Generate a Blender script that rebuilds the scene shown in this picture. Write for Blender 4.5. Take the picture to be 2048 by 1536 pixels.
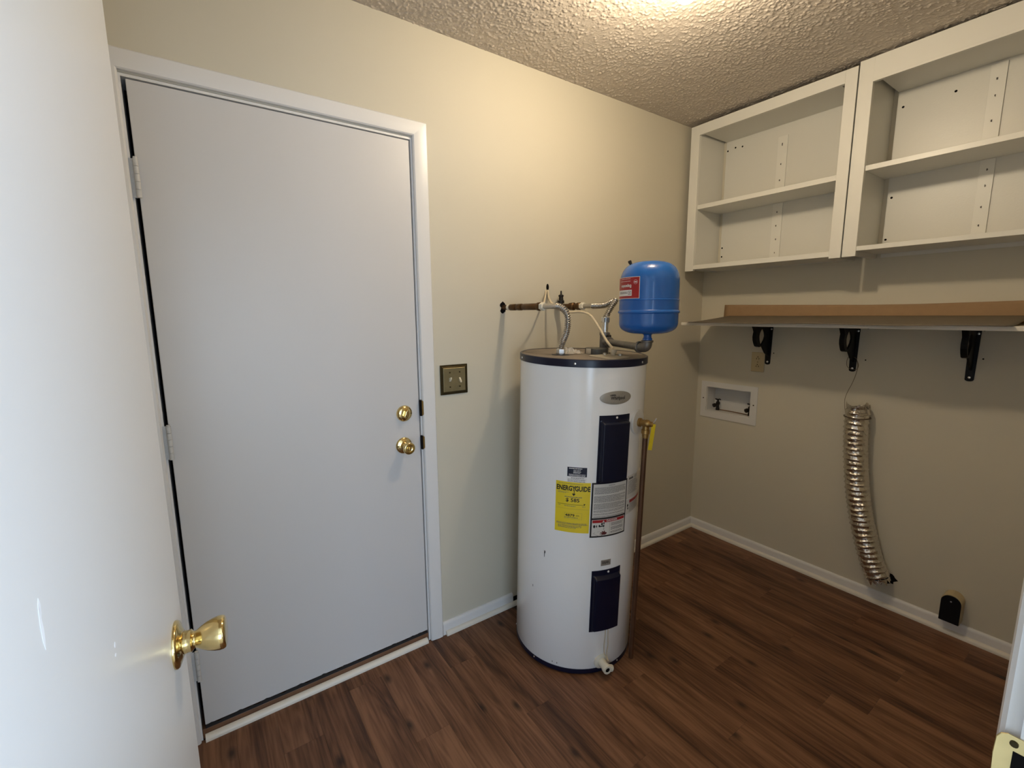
import bpy, bmesh, math, random
from math import sin, cos, pi, radians as R
from mathutils import Vector, Matrix, Euler

for o in list(bpy.data.objects):
    bpy.data.objects.remove(o)
scene = bpy.context.scene
COL = scene.collection
random.seed(7)

# ------------------------------------------------------------------ camera
F_PX = 914.34
YAW, PITCH, ROLL = 0.962283, -0.152129, 0.0073646
CAM = Vector((-2.62587, -1.69182, 1.40504))
fwd = Vector((cos(PITCH)*cos(YAW), cos(PITCH)*sin(YAW), sin(PITCH)))
rt = Vector((sin(YAW), -cos(YAW), 0))
dn = fwd.cross(rt)
r2 = rt*cos(ROLL) + dn*sin(ROLL)
d2 = dn*cos(ROLL) - rt*sin(ROLL)
cam_data = bpy.data.cameras.new('camera')
cam_data.sensor_fit = 'HORIZONTAL'
cam_data.sensor_width = 36.0
cam_data.lens = F_PX/2048*36.0
cam_data.clip_start = 0.02
cam = bpy.data.objects.new('camera', cam_data)
COL.objects.link(cam)
m = Matrix((r2, -d2, -fwd)).transposed().to_4x4()
m.translation = CAM
cam.matrix_world = m
scene.camera = cam

# ------------------------------------------------------------------ world, light, exposure
world = bpy.data.worlds.new('world'); scene.world = world
world.use_nodes = True
bg = world.node_tree.nodes['Background']
bg.inputs[0].default_value = (0.62, 0.78, 1.0, 1); bg.inputs[1].default_value = 1.0
vs = scene.view_settings
vs.view_transform = 'Standard'; vs.look = 'None'; vs.gamma = 1.0; vs.use_curve_mapping = False
vs.exposure = 0.07
BULB_L = 410.0                                 # bulb surface radiance
DAY_W = 100.0
# daylight entering the adjoining room through its glazed patio door
ld = bpy.data.lights.new('patio_daylight', 'AREA'); ld.shape = 'RECTANGLE'
ld.size, ld.size_y, ld.energy, ld.color = 2.9, 1.95, DAY_W, (0.62, 0.79, 1.0)
lo = bpy.data.objects.new('patio_daylight', ld); COL.objects.link(lo)
lo.location = (-3.1, -5.02, 1.05); lo.rotation_euler = (R(90), 0, 0)
# daylight through the adjoining room's side window
l2 = bpy.data.lights.new('side_window_daylight', 'AREA'); l2.shape = 'RECTANGLE'
l2.size, l2.size_y, l2.energy, l2.color = 1.5, 1.7, 125.0, (0.60, 0.78, 1.0)
l2o = bpy.data.objects.new('side_window_daylight', l2); COL.objects.link(l2o)
l2o.location = (-.47, -3.3, 1.35); l2o.rotation_euler = (0, R(90), 0)

# ------------------------------------------------------------------ materials
def new_mat(name):
    mt = bpy.data.materials.new(name); mt.use_nodes = True
    nt = mt.node_tree
    return mt, nt, nt.nodes['Principled BSDF']
def N(nt, typ, **kw):
    n = nt.nodes.new(typ)
    for k, v in kw.items(): setattr(n, k, v)
    return n
def mat(name, col, rough=.5, metal=0., spec=.5, bump=0., bscale=200., bdist=.001, var=0., vscale=6., coat=0.):
    mt, nt, p = new_mat(name)
    p.inputs['Base Color'].default_value = (*col, 1)
    p.inputs['Roughness'].default_value = rough
    p.inputs['Metallic'].default_value = metal
    p.inputs['Specular IOR Level'].default_value = spec
    p.inputs['Coat Weight'].default_value = coat
    tc = N(nt, 'ShaderNodeTexCoord')
    if bump > 0:
        nz = N(nt, 'ShaderNodeTexNoise'); nz.inputs['Scale'].default_value = bscale; nz.inputs['Detail'].default_value = 3
        bp = N(nt, 'ShaderNodeBump'); bp.inputs['Strength'].default_value = bump; bp.inputs['Distance'].default_value = bdist
        nt.links.new(tc.outputs['Object'], nz.inputs['Vector'])
        nt.links.new(nz.outputs['Fac'], bp.inputs['Height']); nt.links.new(bp.outputs['Normal'], p.inputs['Normal'])
    if var > 0:
        nz = N(nt, 'ShaderNodeTexNoise'); nz.inputs['Scale'].default_value = vscale; nz.inputs['Detail'].default_value = 5
        mx = N(nt, 'ShaderNodeMix', data_type='RGBA')
        nt.links.new(tc.outputs['Object'], nz.inputs['Vector']); nt.links.new(nz.outputs['Fac'], mx.inputs['Factor'])
        mx.inputs['A'].default_value = (*[c*(1-var) for c in col], 1)
        mx.inputs['B'].default_value = (*[min(1, c*(1+var)) for c in col], 1)
        nt.links.new(mx.outputs['Result'], p.inputs['Base Color'])
    return mt

M = {}
M['wall'] = mat('wall_paint_beige', (.585, .546, .444), .62, spec=.3, bump=.12, bscale=260, bdist=.0012)
M['white'] = mat('white_trim_paint', (.72, .71, .70), .33, bump=.08, bscale=90, bdist=.0012)
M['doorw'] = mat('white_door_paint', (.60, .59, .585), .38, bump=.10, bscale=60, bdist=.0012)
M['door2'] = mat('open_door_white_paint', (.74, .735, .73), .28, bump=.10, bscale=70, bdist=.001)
M['cab'] = mat('white_cabinet_paint', (.72, .71, .66), .36, bump=.12, bscale=120, bdist=.001)
M['cabin'] = mat('cabinet_inside_paint', (.66, .65, .60), .35, bump=.3, bscale=170, bdist=.001)
M['shoe'] = mat('cream_shoe_moulding', (.74, .70, .62), .4)
M['black'] = mat('dark_void', (.006, .005, .005), .9, spec=.1)
M['brass'] = mat('polished_brass', (.74, .58, .27), .15, metal=1., bump=.05, bscale=40, bdist=.002, var=.18, vscale=60)
M['brassdull'] = mat('aged_copper_pipe', (.10, .052, .02), .45, metal=.75, var=.45, vscale=45)
M['tpbrass'] = mat('valve_bronze', (.42, .27, .10), .34, metal=.9, bump=.3, bscale=90, bdist=.001, var=.25, vscale=40)
M['copper'] = mat('brown_copper_discharge_pipe', (.14, .075, .045), .42, metal=.7, var=.4, vscale=18)
M['heater'] = mat('heater_white_enamel', (.88, .88, .88), .16, spec=.5, bump=.05, bscale=9, bdist=.003)
M['navy'] = mat('navy_plastic', (.0035, .0055, .021), .30, spec=.35)
M['navyrim'] = mat('navy_rim', (.004, .006, .024), .3, spec=.4)
M['dusty'] = mat('dusty_heater_top', (.21, .178, .145), .8, var=.4, vscale=14)
M['steel'] = mat('stainless_corrugated', (.50, .48, .45), .27, metal=1.)
M['chrome'] = mat('bright_zinc', (.72, .71, .69), .28, metal=1.)
M['dustplate'] = mat('dusty_cover_plate', (.40, .365, .29), .6, metal=.15, var=.2, vscale=30)
M['galv'] = mat('dark_galvanised_iron', (.22, .21, .20), .48, metal=.8, bump=.2, bscale=120, bdist=.001, var=.3, vscale=60)
M['blue'] = mat('tank_blue_enamel', (.009, .115, .45), .25, spec=.5, coat=.2)
M['red'] = mat('label_red', (.36, .012, .016), .4)
M['paper'] = mat('label_paper', (.66, .64, .60), .5)
M['yellow'] = mat('label_yellow', (.78, .60, .02), .45)
M['ink'] = mat('label_ink', (.012, .010, .010), .6)
M['inkgrey'] = mat('fine_print_grey', (.13, .12, .12), .6)
M['inkred'] = mat('dark_red_ink', (.10, .012, .01), .6)
M['silver'] = mat('badge_silver', (.42, .40, .36), .38, metal=.55)
M['labelw'] = mat('label_white_ink', (.80, .79, .78), .5)
M['cable'] = mat('cream_cable_jacket', (.62, .53, .38), .5)
M['bronze'] = mat('bronze_plate_edge', (.055, .040, .016), .42, metal=.85, var=.4, vscale=30)
M['oldbrass'] = mat('antique_brass_plate', (.26, .215, .115), .42, metal=.8, var=.25, vscale=25)
M['ivory'] = mat('ivory_plastic', (.70, .62, .45), .38)
M['tan'] = mat('tan_outlet_plastic', (.50, .40, .23), .42)
M['whiteplastic'] = mat('white_plastic', (.66, .65, .63), .4)
M['drain'] = mat('drain_cream_plastic', (.72, .68, .57), .42)
M['blackiron'] = mat('black_enamelled_iron', (.004, .0038, .0045), .5, spec=.22)
M['valveblack'] = mat('dark_valve_metal', (.022, .018, .015), .4, metal=.5)
M['foil'] = mat('aluminium_foil', (.70, .66, .60), .24, metal=1., bump=.7, bscale=75, bdist=.006)
M['shelf'] = mat('white_shelf_board', (.74, .70, .62), .4)
M['card'] = mat('cardboard_brown', (.33, .215, .12), .8, spec=.15, var=.12, vscale=30)
M['cardgrey'] = mat('cardboard_print_side', (.135, .11, .078), .55, var=.2, vscale=20)
M['thresh'] = mat('brown_wood_threshold', (.16, .075, .035), .5, var=.4, vscale=25)
M['dirt'] = mat('dark_weatherstrip', (.012, .010, .009), .8)
M['greyrubber'] = mat('dark_grey_rubber', (.06, .06, .055), .5)
M['hinge'] = mat('painted_hinge', (.58, .575, .56), .4, var=.15, vscale=80)
M['porcelain'] = mat('porcelain', (.8, .78, .74), .25)
M['wire'] = mat('thin_steel_wire', (.16, .12, .08), .5, metal=.6)
M['subfloor'] = mat('subfloor', (.05, .03, .02), .8)
M['carpet'] = mat('neighbour_floor', (.35, .27, .19), .7)
M['scuff'] = mat('fresh_white_scuff', (.86, .87, .90), .5)
M['scratch'] = mat('bare_metal_scratch', (.10, .09, .085), .6)

# popcorn ceiling
mt, nt, p = new_mat('popcorn_ceiling')
p.inputs['Base Color'].default_value = (.60, .535, .465, 1); p.inputs['Roughness'].default_value = .8
p.inputs['Specular IOR Level'].default_value = .25
tc = N(nt, 'ShaderNodeTexCoord')
nz = N(nt, 'ShaderNodeTexNoise'); nz.inputs['Scale'].default_value = 140; nz.inputs['Detail'].default_value = 2.5; nz.inputs['Distortion'].default_value = .7
vo = N(nt, 'ShaderNodeTexVoronoi'); vo.inputs['Scale'].default_value = 105; vo.feature = 'SMOOTH_F1'; vo.inputs['Smoothness'].default_value = .6
nt.links.new(tc.outputs['Object'], nz.inputs['Vector']); nt.links.new(tc.outputs['Object'], vo.inputs['Vector'])
rp = N(nt, 'ShaderNodeMapRange'); rp.inputs['From Min'].default_value = .44; rp.inputs['From Max'].default_value = .62
nt.links.new(nz.outputs['Fac'], rp.inputs['Value'])
ml = N(nt, 'ShaderNodeMath', operation='MULTIPLY_ADD'); ml.inputs[1].default_value = -.45
nt.links.new(vo.outputs['Distance'], ml.inputs[0]); nt.links.new(rp.outputs['Result'], ml.inputs[2])
bp = N(nt, 'ShaderNodeBump'); bp.inputs['Strength'].default_value = .25; bp.inputs['Distance'].default_value = .003
nt.links.new(ml.outputs[0], bp.inputs['Height']); nt.links.new(bp.outputs['Normal'], p.inputs['Normal'])
M['ceiling'] = mt

# wood plank
mt, nt, p = new_mat('dark_wood_plank')
tc = N(nt, 'ShaderNodeTexCoord'); oi = N(nt, 'ShaderNodeObjectInfo')
sc_ = N(nt, 'ShaderNodeVectorMath', operation='SCALE'); sc_.inputs['Scale'].default_value = 37.0
cb = N(nt, 'ShaderNodeCombineXYZ')
nt.links.new(oi.outputs['Random'], cb.inputs[0]); nt.links.new(oi.outputs['Random'], cb.inputs[1]); nt.links.new(oi.outputs['Random'], cb.inputs[2])
nt.links.new(cb.outputs[0], sc_.inputs[0])
ad = N(nt, 'ShaderNodeVectorMath', operation='ADD')
nt.links.new(tc.outputs['Object'], ad.inputs[0]); nt.links.new(sc_.outputs[0], ad.inputs[1])
def mapped(scale):
    mp = N(nt, 'ShaderNodeMapping'); mp.inputs['Scale'].default_value = scale
    nt.links.new(ad.outputs[0], mp.inputs['Vector']); return mp.outputs[0]
n1 = N(nt, 'ShaderNodeTexNoise'); n1.inputs['Scale'].default_value = 1; n1.inputs['Detail'].default_value = 6; n1.inputs['Roughness'].default_value = .6
nt.links.new(mapped((85, 4.0, 1)), n1.inputs['Vector'])
n2 = N(nt, 'ShaderNodeTexNoise'); n2.inputs['Scale'].default_value = 1; n2.inputs['Detail'].default_value = 3
nt.links.new(mapped((18, 1.3, 1)), n2.inputs['Vector'])
n3 = N(nt, 'ShaderNodeTexNoise'); n3.inputs['Scale'].default_value = 1; n3.inputs['Detail'].default_value = 2
nt.links.new(mapped((13, 1.1, 1)), n3.inputs['Vector'])
# cathedral rings: fine bands of a stretched noise field
ml1 = N(nt, 'ShaderNodeMath', operation='MULTIPLY'); ml1.inputs[1].default_value = 95.0
nt.links.new(n3.outputs['Fac'], ml1.inputs[0])
sn = N(nt, 'ShaderNodeMath', operation='SINE'); nt.links.new(ml1.outputs[0], sn.inputs[0])
mr = N(nt, 'ShaderNodeMapRange'); mr.inputs['From Min'].default_value = -1; mr.inputs['From Max'].default_value = 1
nt.links.new(sn.outputs[0], mr.inputs['Value'])
s1 = N(nt, 'ShaderNodeMath', operation='MULTIPLY_ADD'); s1.inputs[1].default_value = .14
nt.links.new(mr.outputs['Result'], s1.inputs[0]); nt.links.new(n1.outputs['Fac'], s1.inputs[2])
s2 = N(nt, 'ShaderNodeMath', operation='MULTIPLY_ADD'); s2.inputs[1].default_value = 1.25
nt.links.new(n2.outputs['Fac'], s2.inputs[0]); nt.links.new(s1.outputs[0], s2.inputs[2])
s3 = N(nt, 'ShaderNodeMath', operation='MULTIPLY_ADD'); s3.inputs[1].default_value = .16
nt.links.new(oi.outputs['Random'], s3.inputs[0]); nt.links.new(s2.outputs[0], s3.inputs[2])
cr = N(nt, 'ShaderNodeValToRGB')
els = cr.color_ramp.elements
els[0].position = .62; els[0].color = (.022, .0085, .004, 1)
els[1].position = 1.48; els[1].color = (.235, .115, .060, 1)
cr.color_ramp.elements.new(.85).color = (.066, .028, .0135, 1)
cr.color_ramp.elements.new(.99).color = (.128, .056, .027, 1)
mr2 = N(nt, 'ShaderNodeMapRange'); mr2.inputs['From Min'].default_value = .55; mr2.inputs['From Max'].default_value = 1.75
nt.links.new(s3.outputs[0], mr2.inputs['Value'])
els = cr.color_ramp.elements
for e, pos in zip(els, (.12, .38, .55, .86)): e.position = pos
nt.links.new(mr2.outputs['Result'], cr.inputs['Fac'])
# knots
vk = N(nt, 'ShaderNodeTexVoronoi', voronoi_dimensions='2D'); vk.inputs['Scale'].default_value = 1
nt.links.new(mapped((8.5, 4.2, 1)), vk.inputs['Vector'])
sr = N(nt, 'ShaderNodeSeparateColor'); nt.links.new(vk.outputs['Color'], sr.inputs['Color'])
gt = N(nt, 'ShaderNodeMath', operation='GREATER_THAN'); gt.inputs[1].default_value = .66
nt.links.new(sr.outputs['Red'], gt.inputs[0])
kr = N(nt, 'ShaderNodeMapRange'); kr.inputs['From Min'].default_value = .03; kr.inputs['From Max'].default_value = .15
kr.inputs['To Min'].default_value = .85; kr.inputs['To Max'].default_value = 0
nt.links.new(vk.outputs['Distance'], kr.inputs['Value'])
km = N(nt, 'ShaderNodeMath', operation='MULTIPLY'); nt.links.new(gt.outputs[0], km.inputs[0]); nt.links.new(kr.outputs['Result'], km.inputs[1])
mx = N(nt, 'ShaderNodeMix', data_type='RGBA'); nt.links.new(km.outputs[0], mx.inputs['Factor'])
nt.links.new(cr.outputs['Color'], mx.inputs['A']); mx.inputs['B'].default_value = (.016, .007, .004, 1)
nt.links.new(mx.outputs['Result'], p.inputs['Base Color'])
p.inputs['Roughness'].default_value = .45; p.inputs['Specular IOR Level'].default_value = .35
bp = N(nt, 'ShaderNodeBump'); bp.inputs['Strength'].default_value = .15; bp.inputs['Distance'].default_value = .001
nt.links.new(n1.outputs['Fac'], bp.inputs['Height']); nt.links.new(bp.outputs['Normal'], p.inputs['Normal'])
M['plank'] = mt

# glowing bulb
mt, nt, p = new_mat('warm_lit_bulb')
p.inputs['Base Color'].default_value = (.9, .85, .75, 1)
p.inputs['Emission Color'].default_value = (1.0, .825, .585, 1); p.inputs['Emission Strength'].default_value = BULB_L
M['bulb'] = mt
# clear plastic
mt, nt, p = new_mat('clear_plastic_film')
p.inputs['Base Color'].default_value = (.75, .72, .66, 1); p.inputs['Roughness'].default_value = .15
p.inputs['Alpha'].default_value = .45
M['film'] = mt
mt, nt, p = new_mat('window_glass'); p.inputs['Base Color'].default_value = (.9, .95, 1, 1); p.inputs['Transmission Weight'].default_value = 1.; p.inputs['Roughness'].default_value = 0.; p.inputs['IOR'].default_value = 1.45
M['glass'] = mt

# ------------------------------------------------------------------ mesh helpers
class MB:
    def __init__(s): s.v = []; s.f = []
    def add(s, vs_, fs):
        o = len(s.v); s.v += [tuple(v) for v in vs_]; s.f += [[i+o for i in f] for f in fs]; return s
    def box(s, x0, x1, y0, y1, z0, z1):
        x0, x1 = min(x0, x1), max(x0, x1); y0, y1 = min(y0, y1), max(y0, y1); z0, z1 = min(z0, z1), max(z0, z1)
        return s.add([(x0,y0,z0),(x1,y0,z0),(x1,y1,z0),(x0,y1,z0),(x0,y0,z1),(x1,y0,z1),(x1,y1,z1),(x0,y1,z1)],
                     [(0,3,2,1),(4,5,6,7),(0,1,5,4),(1,2,6,5),(2,3,7,6),(3,0,4,7)])
    def lathe(s, prof, o=(0,0,0), ax=(0,0,1), n=32, cap=True):
        """prof: list of (radius, height along axis)"""
        ax = Vector(ax).normalized(); t = Vector((1,0,0)) if abs(ax.x) < .9 else Vector((0,1,0))
        e1 = ax.cross(t).normalized(); e2 = ax.cross(e1); o = Vector(o)
        vs_ = []; fs = []
        for r, h in prof:
            for k in range(n):
                a = 2*pi*k/n; vs_.append(o + ax*h + (e1*cos(a)+e2*sin(a))*r)
        for i in range(len(prof)-1):
            for k in range(n):
                a, b = i*n+k, i*n+(k+1) % n
                fs.append((a, b, b+n, a+n))
        if cap:
            fs.append(list(range(n))[::-1]); fs.append([(len(prof)-1)*n+k for k in range(n)])
        return s.add(vs_, fs)
    def cyl(s, p0, p1, r, r1=None, n=20):
        p0 = Vector(p0); p1 = Vector(p1); d = p1-p0
        return s.lathe([(r, 0), (r if r1 is None else r1, d.length)], p0, d, n)
    def tube(s, pts, r, n=12, cap=True, step=None, rfun=None):
        """smooth swept tube through points; rfun(arc length)->radius"""
        pts = [Vector(q) for q in pts]
        P = spline(pts, step) if step else pts
        L = [0]
        for a, b in zip(P, P[1:]): L.append(L[-1]+(b-a).length)
        vs_ = []; fs = []
        d = (P[1]-P[0]).normalized(); up = Vector((0,0,1)) if abs(d.z) < .9 else Vector((1,0,0))
        e1 = d.cross(up).normalized()
        for i, q in enumerate(P):
            d = ((P[min(i+1, len(P)-1)]-P[max(i-1, 0)])).normalized()
            e1 = (e1 - d*e1.dot(d)).normalized(); e2 = d.cross(e1)
            rr = rfun(L[i]) if rfun else r
            for k in range(n):
                a = 2*pi*k/n; vs_.append(q+(e1*cos(a)+e2*sin(a))*rr)
        for i in range(len(P)-1):
            for k in range(n):
                a, b = i*n+k, i*n+(k+1) % n; fs.append((a, b, b+n, a+n))
        if cap:
            fs.append(list(range(n))[::-1]); fs.append([(len(P)-1)*n+k for k in range(n)])
        return s.add(vs_, fs)
    def prism(s, poly, d, o=(0,0,0), ex=(1,0,0), ey=(0,1,0)):
        """extrude 2D polygon in plane ex,ey by vector d"""
        o = Vector(o); ex = Vector(ex); ey = Vector(ey); d = Vector(d); n = len(poly)
        a = [o+ex*u+ey*v for u, v in poly]; b = [q+d for q in a]
        fs = [list(range(n))[::-1], [n+i for i in range(n)]]
        fs += [(i, (i+1) % n, n+(i+1) % n, n+i) for i in range(n)]
        return s.add(a+b, fs)
    def grid(s, fn, nu, nv, closed=False):
        vs_ = [fn(i/nu, j/nv) for j in range(nv+1) for i in range(nu+1)]
        fs = [(j*(nu+1)+i, j*(nu+1)+i+1, (j+1)*(nu+1)+i+1, (j+1)*(nu+1)+i) for j in range(nv) for i in range(nu)]
        return s.add(vs_, fs)
    def build(s, name, material, parent=None, smooth=False, bevel=0., ang=35, fix=True):
        me = bpy.data.meshes.new(name); me.from_pydata(s.v, [], s.f); me.update()
        if fix:
            bm = bmesh.new(); bm.from_mesh(me); bmesh.ops.recalc_face_normals(bm, faces=bm.faces); bm.to_mesh(me); bm.free()
        if smooth:
            me.polygons.foreach_set('use_smooth', [True]*len(me.polygons)); me.set_sharp_from_angle(angle=R(ang))
        me.materials.append(M[material] if isinstance(material, str) else material)
        o = bpy.data.objects.new(name, me); COL.objects.link(o)
        if parent: o.parent = parent
        if name.endswith('_print'): o['kind'] = 'stuff'
        if bevel:
            b = o.modifiers.new('bevel', 'BEVEL'); b.width = bevel; b.segments = 2; b.limit_method = 'ANGLE'; b.angle_limit = R(40)
        return o
def spline(pts, step):
    out = []
    n = len(pts)
    for i in range(n-1):
        p0 = pts[max(i-1, 0)]; p1 = pts[i]; p2 = pts[i+1]; p3 = pts[min(i+2, n-1)]
        k = max(2, int((p2-p1).length/step))
        for j in range(k):
            t = j/k; t2 = t*t; t3 = t2*t
            out.append(.5*((2*p1)+(-p0+p2)*t+(2*p0-5*p1+4*p2-p3)*t2+(-p0+3*p1-3*p2+p3)*t3))
    out.append(pts[-1]); return out
def empty(name, loc=(0,0,0), parent=None):
    o = bpy.data.objects.new(name, None); o.empty_display_size = .05; COL.objects.link(o); o.location = loc
    if parent: o.parent = parent
    return o
def tag(o, label, cat, group=None):
    o['label'] = label; o['category'] = cat
    if group: o['group'] = group
    return o
def struct(o, label=None):
    o['kind'] = 'structure'
    if label: o['label'] = label
    return o
def plabel(o, label): o['label'] = label; return o

def text2d(body, size, align='CENTER', bold=0.0, sx=1.0):
    cu = bpy.data.curves.new('t', 'FONT'); cu.body = body; cu.size = size; cu.align_x = align; cu.align_y = 'CENTER'
    cu.resolution_u = 2; cu.offset = bold
    ob = bpy.data.objects.new('t', cu); COL.objects.link(ob)
    dg = bpy.context.evaluated_depsgraph_get()
    me = bpy.data.meshes.new_from_object(ob.evaluated_get(dg))
    vs_ = [(v.co.x*sx, v.co.y) for v in me.vertices]; fs = [list(pl.vertices) for pl in me.polygons]
    bpy.data.objects.remove(ob); bpy.data.curves.remove(cu); bpy.data.meshes.remove(me)
    return vs_, fs

def wall_sheet(name, plane, at, thick, u0, u1, z0, z1, holes, material):
    """wall slab with rectangular holes. plane 'y' or 'x'; the room face is at 'at', body extends by thick."""
    us = sorted({u0, u1, *[h[0] for h in holes], *[h[1] for h in holes]})
    zs = sorted({z0, z1, *[h[2] for h in holes], *[h[3] for h in holes]})
    mb = MB(); idx = {}
    solid = lambda i, j: 0 <= i < len(us)-1 and 0 <= j < len(zs)-1 and not any(h[0]-1e-6 <= us[i] and us[i+1] <= h[1]+1e-6 and h[2]-1e-6 <= zs[j] and zs[j+1] <= h[3]+1e-6 for h in holes)
    def V(i, j, k):
        key = (i, j, k)
        if key not in idx:
            d = at + (thick if k else 0)
            mb.v.append((us[i], d, zs[j]) if plane == 'y' else (d, us[i], zs[j])); idx[key] = len(mb.v)-1
        return idx[key]
    for i in range(len(us)-1):
        for j in range(len(zs)-1):
            if not solid(i, j): continue
            for k in (0, 1): mb.f.append([V(i,j,k), V(i+1,j,k), V(i+1,j+1,k), V(i,j+1,k)])
            if not solid(i-1, j): mb.f.append([V(i,j,0), V(i,j+1,0), V(i,j+1,1), V(i,j,1)])
            if not solid(i+1, j): mb.f.append([V(i+1,j,0), V(i+1,j+1,0), V(i+1,j+1,1), V(i+1,j,1)])
            if not solid(i, j-1): mb.f.append([V(i,j,0), V(i+1,j,0), V(i+1,j,1), V(i,j,1)])
            if not solid(i, j+1): mb.f.append([V(i,j+1,0), V(i+1,j+1,0), V(i+1,j+1,1), V(i,j+1,1)])
    return mb.build(name, material)

# ================================================================== SETTING
XL, YF, H = -2.86, -1.655, 2.44           # left wall, front wall (room face), ceiling
fl = struct(MB().box(XL-.1, .1, YF-.13, .12, -.03, -.004).build('floor', 'subfloor'), 'dark brown wood plank floor of the laundry room')
# planks run along y, 122 mm wide
PW, PL = .122, .92
seam = {-8: -.812, -6: -1.24, -20: -.21}
plank_me = {}
def plank(x0, x1, y0, y1):
    g = .00012
    key = (round(x1-x0, 4), round(y1-y0, 4))
    if key not in plank_me:
        w, l = (x1-x0)/2-g, (y1-y0)/2-g
        mb = MB(); c = .0004
        mb.add([(-w,-l,-.004),(w,-l,-.004),(w,l,-.004),(-w,l,-.004),(-w,-l,-c),(w,-l,-c),(w,l,-c),(-w,l,-c),
                (-w+c,-l+c,0),(w-c,-l+c,0),(w-c,l-c,0),(-w+c,l-c,0)],
               [(0,3,2,1),(0,1,5,4),(1,2,6,5),(2,3,7,6),(3,0,4,7),(4,5,9,8),(5,6,10,9),(6,7,11,10),(7,4,8,11),(8,9,10,11)])
        me = bpy.data.meshes.new('plank'); me.from_pydata(mb.v, [], mb.f); me.materials.append(M['plank']); plank_me[key] = me
    o = bpy.data.objects.new('plank', plank_me[key]); COL.objects.link(o); o.parent = fl
    o.location = ((x0+x1)/2, (y0+y1)/2, 0)
EDGE0 = -.919
for k in range(-16, 8):
    x0 = EDGE0+k*PW; x1 = x0+PW
    x0c, x1c = max(x0, XL), min(x1, 0.0)
    if x1c-x0c < .01: continue
    s = {-1: -.812, 1: -1.243, -13: -.212}.get(k, -((k*.377+.23) % 1)*PL)
    cuts = [0.0] + sorted([s-PL*i for i in range(-3, 4) if YF-.12 < s-PL*i < -.02], reverse=True) + [YF-.12]
    for a, b in zip(cuts, cuts[1:]): plank(x0c, x1c, b, a)

# popcorn ceiling: a slab whose underside is real sprayed-on relief
import numpy as np
def popcorn():
    st = .0032; x0, x1, y0, y1 = XL-.1, .1, YF-.13, .12
    nx, ny = int((x1-x0)/st), int((y1-y0)/st)
    rg = np.random.default_rng(4); hf = np.zeros((ny, nx))
    nb = 85000
    cx = rg.uniform(0, nx, nb); cy = rg.uniform(0, ny, nb)
    # sprayed density drifts slowly over the ceiling
    keep = (np.sin(cx*.031+1.3)*np.sin(cy*.043+.4)+np.sin(cx*.011-cy*.017)) > rg.uniform(-2.6, 1.3, nb)
    cx, cy = cx[keep], cy[keep]; n = len(cx)
    rx = rg.uniform(.75, 1.75, n); ry = rx*rg.uniform(.55, 1.0, n); an = rg.uniform(0, np.pi, n); hh = rg.uniform(.0010, .0036, n)*rx/1.4
    w = 5
    oy, ox = np.mgrid[-w:w+1, -w:w+1]
    ix = cx.astype(int); iy = cy.astype(int)
    for a, b in zip(ox.ravel(), oy.ravel()):
        X = ix+a; Y = iy+b; ok = (X >= 0) & (X < nx) & (Y >= 0) & (Y < ny)
        dx = X-cx; dy = Y-cy; u = (dx*np.cos(an)+dy*np.sin(an))/rx; v = (-dx*np.sin(an)+dy*np.cos(an))/ry
        g = hh*np.exp(-(u*u+v*v)**1.5*.9)
        np.maximum.at(hf, (Y[ok], X[ok]), g[ok])
    hf += rg.normal(0, .00012, hf.shape)
    gx, gy = np.meshgrid(np.linspace(x0, x1, nx), np.linspace(y0, y1, ny))
    co = np.stack([gx, gy, H+.0012-hf], -1).reshape(-1, 3)
    i = (np.arange(ny-1)[:, None]*nx+np.arange(nx-1)[None]).ravel()
    q = np.stack([i, i+nx, i+nx+1, i+1], -1)
    nv, nf = len(co), len(q)
    c = [0, nx-1, nx*ny-1, nx*(ny-1)]
    top = np.array([[x0, y0, H+.05], [x1, y0, H+.05], [x1, y1, H+.05], [x0, y1, H+.05]])
    me = bpy.data.meshes.new('ceiling'); me.vertices.add(nv+4); me.vertices.foreach_set('co', np.vstack([co, top]).ravel().astype(np.float32))
    q = np.vstack([q, [[nv, nv+1, nv+2, nv+3]]]); nf += 1
    me.loops.add(nf*4); me.loops.foreach_set('vertex_index', q.ravel().astype(np.int32))
    me.polygons.add(nf); me.polygons.foreach_set('loop_start', (np.arange(nf)*4).astype(np.int32)); me.polygons.foreach_set('loop_total', np.full(nf, 4, np.int32))
    me.polygons.foreach_set('use_smooth', np.ones(nf, bool))
    me.update(calc_edges=True); me.validate(); me.materials.append(M['ceiling'])
    o = bpy.data.objects.new('ceiling', me); COL.objects.link(o); return o
struct(popcorn(), 'beige popcorn textured ceiling')
DX0, DX1, DZ = -2.725, -1.888, 2.052      # rough opening of the closed door in the back wall
struct(wall_sheet('wall_back', 'y', 0, .12, XL-.1, .12, 0, H, [(DX0, DX1, 0, DZ)], 'wall'), 'beige painted wall behind the water heater')
BX = (-.345, -.068, .795, .948)           # washer box opening
struct(wall_sheet('wall_right', 'x', 0, .12, YF-.13, 0, 0, H, [BX], 'wall'), 'beige painted wall with the open cabinets')
struct(MB().box(XL-.1, XL, YF-.13, 0, 0, H).build('wall_left', 'wall'), 'beige wall hidden behind the open door')
OX0, OX1, OZ = -2.79, -1.972, 2.06
struct(wall_sheet('wall_front', 'y', YF, -.115, XL, 0, 0, H, [(OX0, OX1, 0, OZ)], 'wall'), 'beige wall with the open doorway')
# dark space behind the closed door
struct(MB().box(DX0-.1, DX1+.1, .125, .14, -.02, DZ+.1).build('wall_outside', 'black'), 'dark space behind the closed door')

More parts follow.
